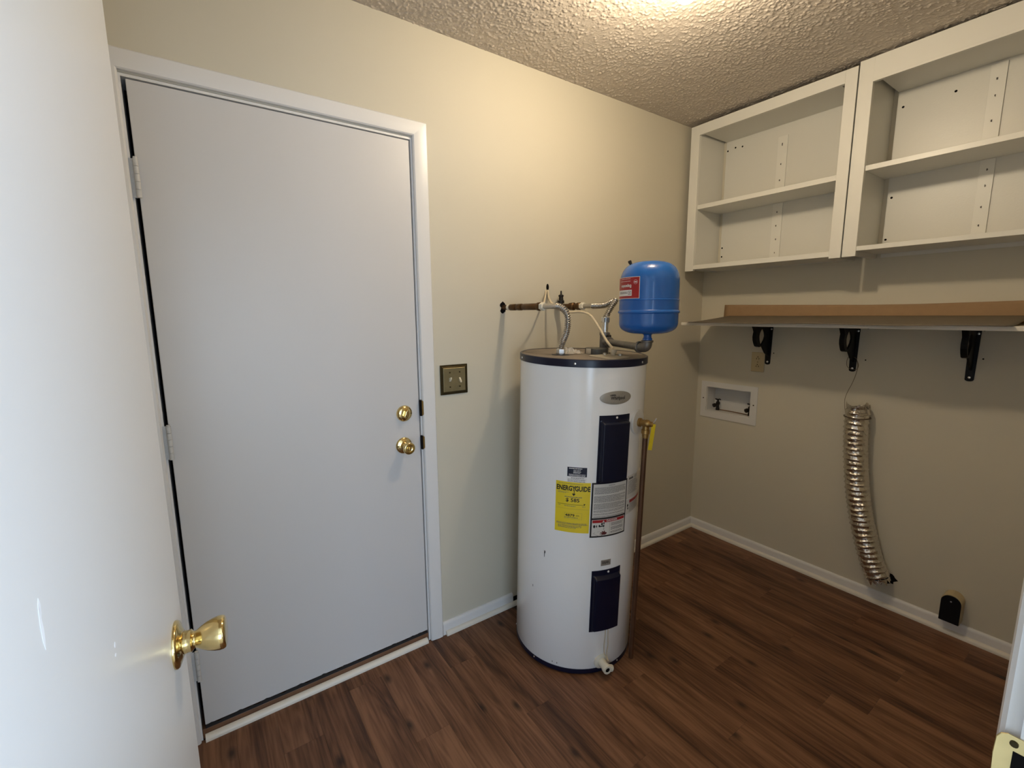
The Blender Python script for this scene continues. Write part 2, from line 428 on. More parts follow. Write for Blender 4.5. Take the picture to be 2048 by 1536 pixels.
# -------- adjoining room (behind the viewer) with a glazed patio door
BRX0, BRX1, BRY0, BRY1 = -5.6, -.4, -5.1, YF-.115
struct(MB().box(BRX0, BRX1, BRY0, BRY1, -.03, 0).build('floor_adjoining', 'carpet'), 'floor of the adjoining room')
struct(MB().box(BRX0, BRX1, BRY0, BRY1, H, H+.05).build('ceiling_adjoining', 'white'), 'ceiling of the adjoining room')
struct(MB().box(BRX0-.1, BRX0, BRY0, BRY1, 0, H).build('wall_adjoining_left', 'wall'))
struct(wall_sheet('wall_adjoining_right', 'x', BRX1, .1, BRY0, BRY1, 0, H, [(-4.15, -2.45, .60, 2.10)], 'wall'))
w2 = struct(empty('window_2', (BRX1+.05, -3.3, 1.35)), 'side window of the adjoining room')
for y0, y1 in ((-.85, -.80), (.80, .85)): MB().box(-.03, .03, y0, y1, -.75, .75).build('window_frame', 'white', w2)
for z0, z1 in ((-.75, -.70), (-.02, .02), (.70, .75)): MB().box(-.028, .028, -.80, .80, z0, z1).build('window_frame', 'white', w2)
for z0, z1 in ((-.70, -.02), (.02, .70)): MB().box(-.003, .003, -.80, .80, z0, z1).build('window_pane', 'glass', w2)
struct(wall_sheet('wall_adjoining_far', 'y', BRY0, -.1, BRX0, BRX1, 0, H, [(-4.6, -1.6, .05, 2.08)], 'wall'))
struct(wall_sheet('wall_adjoining_near', 'y', BRY1, .002, BRX0, BRX1, 0, H, [(XL, 0, 0, H)] if False else [(XL+.001, BRX1-.001, 0.0, H-.001)], 'wall'))
w1 = struct(empty('window_1', (-3.1, BRY0-.05, 1.06)), 'glazed patio door of the adjoining room')
for x0, x1 in ((-1.5, -1.44), (-.03, .03), (1.44, 1.5)): MB().box(x0, x1, -.03, .03, -1.0, 1.01).build('window_frame', 'white', w1)
for z0, z1 in ((-1.0, -.94), (.95, 1.01)): MB().box(-1.5, 1.5, -.028, .028, z0, z1).build('window_frame', 'white', w1)

for x0, x1 in ((-1.44, -.03), (.03, 1.44)): MB().box(x0, x1, -.003, .003, -.94, .95).build('window_pane', 'glass', w1)
# -------- casing + jamb of the closed back door
t1 = struct(empty('trim_1', (-2.305, 0, 0)), 'white casing around the closed door')
def rel(mb, o):
    l = o.location
    mb.v = [(a-l.x, b-l.y, c-l.z) for a, b, c in mb.v]; return mb
CI0, CI1, CO0, CO1, CZ0, CZ1 = -2.7235, -1.8925, -2.785, -1.836, 2.056, 2.108
def casing_poly(): return [(0, 0), (0, .010), (.004, .014), (.030, .018), (.050, .018), (.057, .014), (.057, 0)]
def casing_piece(x_in, x_out, z0, zi, zo, y=0., sgn=-1):
    """vertical casing board with mitred head; profile from inner edge to outer edge"""
    pr = [(0, 0), (0, .011), (.004, .015), (.035, .019), (.052, .018), (.0565, .013), (.0565, 0)]
    w = abs(x_out-x_in); mb = MB(); n = len(pr); s = 1 if x_out > x_in else -1
    a = [(x_in+s*u*w/.0565, y+sgn*v, z0) for u, v in pr]
    b = [(x_in+s*u*w/.0565, y+sgn*v, zi+(zo-zi)*u/.0565) for u, v in pr]
    return mb.add(a+b, [list(range(n))[::-1], [n+i for i in range(n)]]+[(i, (i+1) % n, n+(i+1) % n, n+i) for i in range(n)])
def casing_head(xa, xb, oa, ob, zi, zo, y=0., sgn=-1):
    pr = [(0, 0), (0, .011), (.004, .015), (.035, .019), (.052, .018), (.0565, .013), (.0565, 0)]
    mb = MB(); n = len(pr)
    a = [(xa+(oa-xa)*u/.0565, y+sgn*v, zi+(zo-zi)*u/.0565) for u, v in pr]
    b = [(xb+(ob-xb)*u/.0565, y+sgn*v, zi+(zo-zi)*u/.0565) for u, v in pr]
    return mb.add(a+b, [list(range(n))[::-1], [n+i for i in range(n)]]+[(i, (i+1) % n, n+(i+1) % n, n+i) for i in range(n)])
rel(casing_piece(CI1, CO1, .002, CZ0, CZ1), t1).build('casing_leg', 'white', t1, True, ang=30)
rel(casing_piece(CI0, CO0, .002, CZ0, CZ1), t1).build('casing_leg', 'white', t1, True, ang=30)
rel(casing_head(CI0, CI1, CO0, CO1, CZ0, CZ1), t1).build('casing_head', 'white', t1, True, ang=30)
rel(MB().box(CI1-.006, DX1-.0005, .0, .10, 0, DZ-.001), t1).build('door_jamb', 'white', t1)
rel(MB().box(DX0+.0005, CI0+.005, .0, .10, 0, DZ-.001), t1).build('door_jamb', 'white', t1)
rel(MB().box(CI0+.005, CI1-.006, .0, .10, 2.0435, DZ-.001), t1).build('door_jamb_head', 'white', t1)
rel(MB().box(CI1-.018, CI1-.006, .046, .058, 0, 2.043), t1).build('door_stop', 'white', t1)
for zc, zl in ((1.035, .032), (.893, .028)):
    po = [(0, -zl), (.006, -zl*.86), (.0095, -zl*.45), (.0105, 0), (.0095, zl*.45), (.006, zl*.86), (0, zl)]
    rel(MB().prism([(CI1-.004+u, zc+v) for u, v in po], (0, -.0016, 0), (0, -.0123, 0), (1,0,0), (0,0,1)), t1).build('strike_plate_lip', 'brass', t1)
    rel(MB().box(CI1-.0095, CI1-.004, -.0135, -.001, zc-zl, zc+zl), t1).build('strike_recess', 'black', t1)

# -------- the closed back door
DL, DR, DB, DT = -2.7085, -1.9025, .050, 2.040
d1 = struct(empty('door_1', (-2.305, .002, 0)), 'closed flat white door with brass knob and deadbolt')
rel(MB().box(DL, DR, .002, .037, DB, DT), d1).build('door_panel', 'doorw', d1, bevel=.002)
for zc in (1.783, 1.028, .275):
    hg = rel(MB().box(-.028, -.0065, -.0012, .0, -.052, .052), empty('tmp')).build('hinge', 'hinge', d1, bevel=.0005)
    hg.location = (DL+.305+2.0-.0+.0, 0, zc) if False else (DL-d1.location.x+.004, -.0016-d1.location.y, zc)
    zz = -.052
    for L_ in (.0215, .0205, .0205, .0205, .0205):
        kn = MB().cyl((0,0,zz+.0004), (0,0,zz+L_-.0004), .0062, n=16).build('hinge_knuckle', 'hinge', hg, True); kn.location = (-.0035, -.0065, 0)
        zz += L_
    MB().cyl((0,0,.0515), (0,0,.056), .0048, n=12).build('hinge_pin', 'hinge', hg, True).location = (-.0035, -.0065, 0)
for o in [o for o in bpy.data.objects if o.name.startswith('tmp')]: bpy.data.objects.remove(o)

def knob(parent, base, ax, name='door_knob', lock=True):
    """tulip knob: rosette, neck, flared body"""
    k = empty(name, base, parent); ax = Vector(ax).normalized()
    k.rotation_euler = ax.to_track_quat('Z', 'Y').to_euler()
    MB().lathe([(.0325, 0), (.0328, .002), (.031, .0045), (.025, .0068), (.020, .0085), (.0185, .0095)], n=40).build('rosette', 'brass', k, True, ang=60)
    MB().lathe([(.0150, .008), (.0158, .011), (.0150, .014), (.0152, .017), (.0156, .019), (.0135, .0205), (.0118, .022), (.0115, .024)], n=32).build('neck', 'brass', k, True, ang=60)
    pr = [(.0112, .023), (.0125, .026), (.0160, .031), (.0197, .038), (.0225, .046), (.0238, .053), (.0236, .0575), (.0222, .0605), (.0195, .0618)]
    if lock: pr += [(.0150, .0618), (.0135, .0585), (.0098, .0575), (.0088, .0585), (.0085, .0605), (.004, .061)]
    else: pr += [(.010, .0622)]
    MB().lathe(pr, n=40).build('knob_body', 'brass', k, True, ang=50)
    if lock: MB().box(-.0012, .0012, -.006, .006, .0605, .0645).build('lock_button', 'brass', k)
    for s in (-1, 1): MB().cyl((s*.0255, 0, .0055), (s*.0255, 0, .0078), .0026, n=12).build('rosette_screw', 'bronze', k, True)
    return k
knob(d1, (-1.973-d1.location.x, 0, .891), (0,-1,0))
db = empty('deadbolt', (-1.966-d1.location.x, 0, 1.020), d1); db.rotation_euler = (R(90), 0, 0)
MB().lathe([(.0320, 0), (.0320, .004), (.029, .009), (.022, .0125), (.012, .0135)], n=40).build('rosette', 'brass', db, True, ang=60)
tp = [( -.016, -.003), (-.010, -.0065), (.0, -.0052), (.010, -.0065), (.016, -.003), (.016, .003), (.010, .0065), (0, .0052), (-.010, .0065), (-.016, .003)]
tt = MB().prism(tp, (0, 0, .018), (0, 0, .0120)).build('thumb_turn', 'brass', db, bevel=.0015); tt.rotation_euler = (0, 0, R(68))
for s in (-1, 1): MB().cyl((s*.021, 0, .010), (s*.021, 0, .0125), .0028, n=12).build('rosette_screw', 'bronze', db, True)

# threshold: brown sill with dirty weatherstrip and a cream shoe strip
t2 = struct(empty('trim_2', (-2.305, 0, 0)), 'brown wooden threshold with cream strip under the closed door')
rel(MB().box(CI0+.0055, CI1-.0065, .0025, .11, .0, .036), t2).build('threshold_sill', 'thresh', t2, bevel=.002)
mb = MB()
rng = random.Random(3)
def strip_fn(u, v):
    x = DL+u*(DR-DL); edge = .0485+.004*math.sin(u*37)*math.sin(u*91)+rng.random()*.002
    return (x, .0018, .0362+(edge-.0362)*v)
rel(mb.grid(strip_fn, 150, 1), t2).build('weatherstrip', 'dirt', t2)
qr = [(0, 0), (-.017, 0), (-.0175, .007), (-.0150, .0135), (-.009, .0185), (-.002, .020), (0, .020)]
rel(MB().prism(qr, (DR-DL-.002, 0, 0), (DL-.003, -.0005, 0), (0,1,0), (0,0,1)), t2).build('shoe_strip', 'shoe', t2, True, ang=50)

# baseboards
def base_poly(h=.060, t=.012): return [(0, 0), (-t, 0), (-t, h-.014), (-t*.8, h-.006), (-t*.45, h-.001), (-t*.2, h), (0, h)]
sh = [(-.012, 0), (-.0265, 0), (-.0268, .007), (-.0245, .0135), (-.0195, .0180), (-.0135, .019), (-.012, .019)]
bb = struct(empty('baseboard_back', (-.9, 0, 0)), 'white baseboard with cream shoe moulding along the back wall')
rel(MB().prism(base_poly(), (.376, 0, 0), (-1.834, 0, 0), (0,1,0), (0,0,1)), bb).build('baseboard_board', 'white', bb, True, ang=50)
rel(MB().prism(base_poly(), (1.195, 0, 0), (-1.20, 0, 0), (0,1,0), (0,0,1)), bb).build('baseboard_board', 'white', bb, True, ang=50)
rel(MB().prism(sh, (1.8, 0, 0), (-1.822, 0, 0), (0,1,0), (0,0,1)), bb).build('shoe_moulding', 'shoe', bb, True, ang=50)
rel(MB().box(-1.458, -1.20, -.0015, -.0003, .004, .034), bb).build('bare_gap', 'black', bb)
br = struct(empty('baseboard_right', (0, -.8, 0)), 'white baseboard with cream shoe moulding under the cabinets wall')
rel(MB().prism(base_poly(), (0, YF+.004, 0), (0, 0, 0), (1,0,0), (0,0,1)), br).build('baseboard_board', 'white', br, True, ang=50)
rel(MB().prism(sh, (0, YF+.02, 0), (0, -.012, 0), (1,0,0), (0,0,1)), br).build('shoe_moulding', 'shoe', br, True, ang=50)

# -------- front doorway: jambs, casing, strike plate
t3 = struct(empty('trim_3', (-2.38, YF, 0)), 'white jamb and casing of the open doorway')
JX = -1.990
rel(MB().box(JX, OX1-.0005, YF-.130, YF-.0, 0, 2.04), t3).build('door_jamb', 'white', t3)
rel(MB().box(OX0+.0005, -2.772, YF-.130, YF-.0, 0, 2.04), t3).build('door_jamb', 'white', t3)
rel(MB().box(OX0+.0005, OX1-.0005, YF-.130, YF, 2.0405, OZ-.001), t3).build('door_jamb_head', 'white', t3)
rel(MB().box(JX-.011, JX, YF-.085, YF-.052, 0, 2.04), t3).build('door_stop', 'white', t3, bevel=.002)
rel(casing_piece(JX+.005, JX+.062, .002, 2.046, 2.103, YF, 1), t3).build('casing_leg', 'white', t3, True, ang=30)
rel(casing_piece(-2.777, -2.834, .002, 2.046, 2.103, YF, 1), t3).build('casing_leg', 'white', t3, True, ang=30)
rel(casing_head(-2.777, JX+.005, -2.834, JX+.062, 2.046, 2.103, YF, 1), t3).build('casing_head', 'white', t3, True, ang=30)
# strike plate: plate on the jamb face, curved lip wrapping the room-side edge
sp = [(-.040, -.029), (.008, -.029), (.013, -.026), (.0158, -.020), (.0165, 0), (.0158, .020), (.013, .026), (.008, .029), (-.040, .029)]
stp = rel(MB().prism([(YF+u, .957+v) for u, v in sp], (-.0018, 0, 0), (JX-.0004, 0, 0), (0,1,0), (0,0,1)), t3).build('strike_plate', 'brass', t3, bevel=.0008)
rel(MB().box(JX-.0028, JX-.0023, YF-.030, YF+.003, .942, .970), t3).build('latch_hole', 'black', stp).location = (0,0,0)
for dz in (-.020, .021): rel(MB().cyl((JX-.002, YF+.003, .957+dz), (JX-.0034, YF+.003, .957+dz), .0032, n=12), t3).build('strike_screw', 'bronze', stp, True)

# -------- the open door in the foreground
E_ = Vector((-2.6785, -.870, 0)); BEAR = R(83.5)
du = Vector((cos(BEAR), sin(BEAR), 0)); nn = Vector((sin(BEAR), -cos(BEAR), 0))
DW2 = .762
Hg = E_ - du*DW2
d2o = struct(empty('door_2', Hg), 'open white door with brass knob at the left edge')
d2o.rotation_euler = (0, 0, BEAR)
# local: x along the leaf from hinge, y = -normal side... leaf occupies y in [0,.035], face seen at y=0 (normal -y)
MB().box(0, DW2, 0, .035, .012, 2.035).build('door_panel', 'door2', d2o, bevel=.0025)
knob(d2o, (DW2-.060, 0, .940), (0,-1,0), lock=False)
MB().box(DW2, DW2+.0012, .006, .029, .912, .968).build('latch_plate', 'brass', d2o)
rs = random.Random(11)
for cx, cz, hh, w_ in ((.3445, 1.201, .017, .0022), (.3462, 1.214, .007, .0018), (.470, 1.101, .003, .0026), (.468, 1.092, .0018, .002)):
    a = [(cx+w_*(.6+.4*rs.random())*s_*math.sqrt(max(0, 1-t*t)), cz+hh*t) for s_, ts in ((1, [-1, -.6, -.2, .2, .6, 1]), (-1, [.6, .2, -.2, -.6])) for t in ts]
    MB().prism(a, (0, -.0002, 0), (0, -.00005, 0), (1,0,0), (0,0,1)).build('paint_scuff', 'scuff', d2o)

# ================================================================== WALL FIXTURES
# ceiling lamp
LX, LY, LZ = -1.378, -.787, 2.305
cl = tag(empty('ceiling_lamp', (LX, LY, H)), 'bare glowing bulb in a porcelain ceiling holder', 'lamp')
MB().lathe([(.058, 0), (.058, -.010), (.050, -.022), (.034, -.032), (.030, -.050), (.022, -.052)], n=36).build('lamp_holder', 'porcelain', cl, True, ang=50)
pr = [(.013, -.050), (.014, -.066), (.020, -.085)]
for i in range(1, 13):
    a = -pi*.30 + i/12*(pi*.5+pi*.30); pr.append((.031*cos(a) if i < 12 else .0005, -.129-.031*sin(a)))
MB().lathe(pr, n=32).build('bulb', 'bulb', cl, True, ang=80)

# double switch plate
swx, swz = -1.744, 1.137
sw = tag(empty('switch_plate', (swx, 0, swz)), 'antique brass double toggle switch plate beside the closed door', 'light switch')
mb = MB()
def frust(mb, w0, h0, y0, w1, h1, y1):
    a = [(-w0,y0,-h0),(w0,y0,-h0),(w0,y0,h0),(-w0,y0,h0),(-w1,y1,-h1),(w1,y1,-h1),(w1,y1,h1),(-w1,y1,h1)]
    return mb.add(a, [(0,1,2,3),(4,7,6,5),(0,4,5,1),(1,5,6,2),(2,6,7,3),(3,7,4,0)])
frust(mb, .0632, .0618, -.0005, .0632, .0618, -.005); mb.build('plate_edge', 'bronze', sw, bevel=.001)
frust(MB(), .057, .0555, -.005, .054, .0525, -.0075).build('plate_step', 'bronze', sw)
frust(MB(), .0515, .050, -.0075, .0495, .048, -.0088).build('plate_face', 'oldbrass', sw, bevel=.0008)
for s in (-1, 1):
    xc = s*.0228+.001
    MB().box(xc-.0055, xc+.0055, -.0095, -.0085, -.0125, .0125).build('toggle_slot', 'oldbrass', sw)
    tg = MB(); up = -1 if s > 0 else 1
    tg.add([(xc-.0042,-.009,-.008),(xc+.0042,-.009,-.008),(xc+.0042,-.009,.008),(xc-.0042,-.009,.008),
            (xc-.003,-.022,up*.009-.004),(xc+.003,-.022,up*.009-.004),(xc+.003,-.022,up*.009+.003),(xc-.003,-.022,up*.009+.003)],
           [(0,1,2,3),(4,7,6,5),(0,4,5,1),(1,5,6,2),(2,6,7,3),(3,7,4,0)]).build('toggle', 'ivory', sw, bevel=.001)
    for z in (-.0302, .0302): MB().cyl((xc, -.0086, z), (xc, -.0105, z), .0032, n=12).build('plate_screw', 'bronze', sw, True)

# wall outlet
ot = tag(empty('wall_outlet', (0, -.371, 1.125)), 'tan duplex outlet on the wall below the shelf', 'outlet')
MB().box(-.0055, -.0003, -.0365, .0365, -.0555, .0555).build('cover_plate', 'tan', ot, bevel=.0018)
for zc in (.0215, -.0215):
    po = [(-.0165*cos(a) if abs(cos(a)) < .99 else -.0165*cos(a), max(-.0135, min(.0135, .0175*sin(a)))) for a in [2*pi*k/24 for k in range(24)]]
    fc = MB().prism(po, (-.0015, 0, 0), (-.0054, 0, zc), (0,1,0), (0,0,1)).build('receptacle', 'tan', ot)
    for y in (-.0065, .0065): MB().box(-.0075, -.0069, y-.0012, y+.0012, zc-.007, zc+.002).build('slot', 'black', fc)
    MB().cyl((-.0069, 0, zc+.0075), (-.0075, 0, zc+.0075), .0026, n=12).build('ground_hole', 'black', fc)
MB().cyl((-.0055, 0, 0), (-.0068, 0, 0), .003, n=12).build('plate_screw', 'oldbrass', ot, True)

# washer outlet box recessed in the wall
wb = tag(empty('washer_outlet_box', (0, -.2065, .8715)), 'white recessed washer supply box with two dark valves', 'utility box')
yA, yB, zA, zB = .0355-.207+.0, .0, 0, 0
o0 = Vector((0, -.2065, .8715))
def wrel(mb): mb.v = [(a-o0.x, b-o0.y, c-o0.z) for a, b, c in mb.v]; return mb
fo = (-.384, -.032, .755, .980); fi = BX
for y0, y1, z0, z1 in ((fo[0], fo[1], fi[3], fo[3]), (fo[0], fo[1], fo[2], fi[2]), (fo[0], fi[0], fi[2], fi[3]), (fi[1], fo[1], fi[2], fi[3])):
    wrel(MB().box(-.005, -.0004, y0, y1, z0, z1)).build('box_frame', 'whiteplastic', wb)
bx = MB(); dpt = .088
bx.box(dpt, dpt+.003, fi[0]+.0005, fi[1]-.0005, fi[2]+.0005, fi[3]-.0005)
bx.box(-.0003, dpt, fi[0]+.0005, fi[0]+.003, fi[2]+.0005, fi[3]-.0005); bx.box(-.0003, dpt, fi[1]-.003, fi[1]-.0005, fi[2]+.0005, fi[3]-.0005)
bx.box(-.0003, dpt, fi[0]+.003, fi[1]-.003, fi[2]+.0005, fi[2]+.003); bx.box(-.0003, dpt, fi[0]+.003, fi[1]-.003, fi[3]-.003, fi[3]-.0005)
wrel(bx).build('box_recess', 'whiteplastic', wb)
for yv in (-.118, -.322):
    vv = empty('supply_valve', Vector((.045, yv, fi[2]+.003))-o0, wb)
    MB().lathe([(.011, 0), (.011, .016), (.0085, .018), (.0085, .034), (.011, .036), (.012, .050), (.009, .054), (.006, .056), (.005, .068)], n=20).build('valve_body', 'valveblack', vv, True)
    MB().lathe([(.009, 0), (.009, .018), (.0125, .020), (.0125, .032), (.009, .034)], (0, 0, .038), (-1, .35, -.25), 20).build('hose_bib', 'valveblack', vv, True)
    po = []
    for k in range(32):
        a = 2*pi*k/32; rr = .015+.0045*cos(4*a); po.append((rr*cos(a), rr*sin(a)))
    MB().prism(po, (0, 0, .006), (0, 0, .066)).build('valve_handle', 'valveblack', vv, bevel=.001)
    MB().cyl((0,0,.072), (0,0,.0745), .004, n=12).build('handle_screw', 'chrome', vv, True)
wrel(MB().tube([(.05, -.125, fi[2]+.007), (.045, -.2, fi[2]+.0085), (.05, -.27, fi[2]+.006), (.04, -.315, fi[2]+.006)], .0028, 8, step=.01)).build('copper_stain_wire', 'thresh', wb, True)
for y in (-.049, -.365): wrel(MB().cyl((-.005, y, .873), (-.0068, y, .873), .0038, n=12)).build('frame_screw', 'bronze', wb, True)

# shelf brackets
SZ0, SZ1, SX = 1.334, 1.351, -.330
def make_bracket(y, label):
    b = tag(empty('shelf_bracket', (0, y, 1.115)), label, 'bracket', 'black iron brackets under the shelf')
    top = SZ0-1.115
    # wall strap with a rounded foot
    po = [(-.014, .008)]+[(-.014*cos(a), .008-.008*sin(a)) for a in [pi*k/8 for k in range(1, 8)]]+[(.014, .008), (.0155, .10), (.017, top), (-.017, top), (-.0155, .10)]
    MB().prism(po, (-.004, 0, 0), (-.0002, 0, 0), (0,1,0), (0,0,1)).build('wall_strap', 'blackiron', b, bevel=.0008)
    MB().box(-.205, -.002, -.016, .016, top-.004, top-.0003).build('shelf_arm', 'blackiron', b, bevel=.0008)
    # web gusset with a lens shaped opening closed by an open hook for a clothes rod: outline in (x,z)
    leg = [(-.003, top-.004), (-.003, .046), (-.020, .054), (-.045, .068), (-.075, .098), (-.094, .112)]
    lens_r = [(-.078, .126), (-.064, .142), (-.057, .160), (-.062, .178), (-.074, .194), (-.088, .204)]
    lens_l = [(-.104, .192), (-.115, .176), (-.118, .160), (-.114, .142), (-.106, .126), (-.098, .114)]
    out = [(-.104, .106), (-.122, .103), (-.140, .108), (-.152, .122), (-.163, .142), (-.166, .160), (-.163, .176), (-.160, .186), (-.168, .200), (-.180, top-.004)]
    MB().prism(leg+lens_r+lens_l+out, (0, .008, 0), (0, -.004, 0), (1,0,0), (0,0,1)).build('gusset', 'blackiron', b, bevel=.0008)
    inn = [(-.104, .112), (-.120, .112), (-.134, .117), (-.144, .128), (-.153, .145), (-.156, .160), (-.153, .176), (-.150, .186), (-.158, .200), (-.170, top-.004)]
    MB().prism(out+inn[::-1], (0, .020, 0), (0, -.010, 0), (1,0,0), (0,0,1)).build('rod_hook', 'blackiron', b, bevel=.001)
    for z in (.016, top-.022): MB().lathe([(.0052, 0), (.0048, .0022), (.0025, .0032)], (-.0042, .0 if z < .1 else -.009, z), (-1,0,0), 14).build('bracket_screw', 'chrome', b, True)
    return b
make_bracket(-.4235, 'black iron shelf bracket directly beside the tan outlet')
make_bracket(-.826, 'black iron shelf bracket above the foil duct, wire looped round it')
make_bracket(-1.238, 'black iron shelf bracket nearest the doorway, right of the foil duct')

shb = tag(MB().box(SX, -.0008, -1.60, -.088, SZ0, SZ1).build('wall_shelf', 'shelf', bevel=.0015), 'long white shelf board on black brackets below the cabinets', 'shelf')
# cardboard: folded sheet lying on the shelf, back flap standing against the wall
cbd = tag(empty('cardboard_sheet', (-.17, -.8, SZ1)), 'flattened brown cardboard box lying on the white shelf', 'cardboard')
rc = random.Random(5)
def flat(u, v):
    y = -.170-1.215*u; x = -.012-.350*v
    edge = .012*math.sin(u*23)*v*v*.3
    z = .0016+.032*(1-v)**1.6+.0045*math.sin(3.1*v)*(.6+.4*math.sin(u*9))+.0035*max(0, v-.93)*10*math.sin(u*14+1)
    if u < .04: x -= .0; y += .03*(v-.5)
    return (x+edge+.17, y+.8, z)
mb = MB(); mb.grid(flat, 60, 24)
sheet = mb.build('flat_panel', 'cardgrey', cbd, True, ang=60, fix=False)
so = sheet.modifiers.new('thick', 'SOLIDIFY'); so.thickness = .003; so.offset = 1
def flat2(u, v):
    y = -.130-1.240*u; x = -.030-.318*v
    return (x+.17, y+.8, .0004+.0012*math.sin(u*17+2)**2*v)
mb = MB(); mb.grid(flat2, 60, 8)
s2_ = mb.build('lower_panel', 'card', cbd, True, ang=60, fix=False)
so = s2_.modifiers.new('thick', 'SOLIDIFY'); so.thickness = .0011; so.offset = 1
def flap(u, v):
    y = -.155-1.44*u
    top = .098-.014*u*2*(1 if u < .5 else 0)-(.014 if u >= .5 else 0)+.012*max(0, u-.62)/.38
    x = -.008-.006*(1-v)-.003*math.sin(u*6)*v
    return (x+.17, y+.8, .004+(top-.004)*v)
mb = MB(); mb.grid(flap, 50, 6)
fp = mb.build('standing_flap', 'card', cbd, True, ang=60, fix=False)
so = fp.modifiers.new('thick', 'SOLIDIFY'); so.thickness = .003

# ================================================================== CABINETS
CDX = -.245
def cabinet(y0, y1, zb, zt, si0, si1, rail, sh_z, deck_z, label, battens, holes, lip=False):
    c = tag(empty('wall_cabinet', (0, (y0+y1)/2, zb)), label, 'cabinet', 'open white wall cabinets under the ceiling')
    o = c.location.copy()
    def part(mb, name, mt_='cab', bevel=.0012, parent=c):
        mb.v = [(a-o.x, b-o.y, d-o.z) for a, b, d in mb.v]; return mb.build(name, mt_, parent, bevel=bevel)
    fx = CDX+.019
    part(MB().box(CDX, fx, y0, si0, zb, zt), 'stile'); part(MB().box(CDX, fx, si1, y1, zb, zt), 'stile')
    part(MB().box(CDX-.0006, fx, si0+.0003, si1-.0003, zt-rail, zt), 'top_rail')
    if lip: part(MB().box(CDX-.005, CDX+.012, si0+.0005, si1-.0005, zt-rail-.010, zt-rail-.0003), 'rail_lip')
    part(MB().box(fx+.0002, -.0008, si0-.0, si0+.018, zb+.004, zt-.02), 'side_panel', 'cabin', 0)
    part(MB().box(fx+.0002, -.0008, si1-.018, si1, zb+.004, zt-.02), 'side_panel', 'cabin', 0)
    part(MB().box(-.0068, -.001, si1-.0182, si0+.0182, zb+.006, zt-.02), 'back_panel', 'cabin', 0) if False else part(MB().box(-.0068, -.001, min(si0, si1)+.0182, max(si0, si1)-.0182, zb+.006, zt-.02), 'back_panel', 'cabin', 0)
    ya, yb = min(si0, si1)+.0184, max(si0, si1)-.0184
    part(MB().box(fx+.0002, -.007, ya, yb, zt-rail+.002, zt-rail+.016), 'top_panel', 'cabin', 0)
    part(MB().box(CDX+.0015, -.0072, ya-.018, yb+.018, deck_z[0], deck_z[1]), 'deck', 'cab', .001)
    part(MB().box(CDX+.012, -.0072, ya-.018, yb+.018, sh_z[0], sh_z[1]), 'shelf', 'cab', .001)
    for (by0, by1, bz0, bz1, hz) in battens:
        bt = part(MB().box(-.0125, -.0070, by0, by1, bz0, bz1), 'shelf_batten', 'cab', .0005)
        for z in hz:
            part(MB().cyl((-.0126, (by0+by1)/2+rc.uniform(-.004, .004), z), (-.0131, (by0+by1)/2, z), .0042, n=10), 'peg_hole', 'scratch', 0, bt)
    for (hy, hz) in holes: part(MB().cyl((-.0069, hy, hz), (-.0073, hy, hz), .0048, n=10), 'screw_hole', 'black', 0)
    return c
# y runs negative to the right in view: y0 is the left (nearest the corner) edge
cabinet(-.036, -.8165, 1.640, 2.417, -.088, -.771, .053, (1.976, 1.999), (1.648, 1.671), 'open white wall cabinet in the corner above the blue tank',
        [(-.444, -.396, 2.0005, 2.308, (2.27, 2.264, 2.17, 2.09)), (-.444, -.394, 1.672, 1.9755, (1.93, 1.86, 1.79, 1.72))],
        [(-.115, 2.317), (-.160, 2.324), (-.200, 2.319), (-.115, 1.78), (-.115, 1.73)])
cabinet(-.8215, -1.600, 1.641, 2.428, -.873, -1.552, .086, (1.990, 2.011), (1.663, 1.682), 'larger looking open white wall cabinet on the right cut by the photo edge',
        [(-1.222, -1.176, 2.012, 2.335, (2.28, 2.22, 2.13, 2.06)), (-1.225, -1.182, 1.683, 1.9895, (1.95, 1.89, 1.81, 1.74))],
        [(-.912, 2.278), (-.907, 1.905), (-.902, 1.725), (-1.08, 2.28)], lip=True)

# ================================================================== WATER HEATER
HX, HY, HB, HT, HH = -1.3577, -.3209, .2445, .2495, 1.2415
axv = Vector((.0125, -.0227, 1)).normalized()
wh = tag(empty('water_heater', (HX, HY, .0062)), 'tall white electric water heater with navy panels standing on the floor', 'water heater')
HQ = Vector((0,0,1)).rotation_difference(axv)
wh.rotation_euler = HQ.to_euler()
HM = Matrix.Translation((HX, HY, .0062)) @ HQ.to_matrix().to_4x4()
def rad(z): return HB+(HT-HB)*z/HH
def P_(th, z, dr=0.):
    a = R(th); r = rad(z)+dr; return (r*cos(a), r*sin(a), z)
prof = [(rad(.0)-.006, .004), (rad(.02)-.001, .0195), (rad(.02), .021), (rad(.4), .4), (rad(.8), .8), (rad(1.19), 1.19), (rad(1.225), 1.225)]
MB().lathe(prof, n=96).build('jacket', 'heater', wh, True, ang=40)
MB().lathe([(rad(0)-.004, 0), (rad(0)+.0008, .001), (rad(0)+.0012, .019), (rad(0)-.002, .0195)], n=96).build('bottom_ring', 'navyrim', wh, True, ang=40)
MB().lathe([(HT+.0005, 1.2135), (HT+.003, 1.2145), (HT+.003, 1.2365), (HT+.0022, 1.240), (HT-.0015, 1.2418), (HT-.004, 1.2405), (HT-.006, 1.240)], n=96, cap=False).build('top_rim', 'navyrim', wh, True, ang=40)
MB().lathe([(HT-.0061, 1.2375), (HT-.0061, 1.2396), (.02, 1.2398), (.001, 1.2398)], n=96).build('top_cap', 'dusty', wh, True, ang=40)
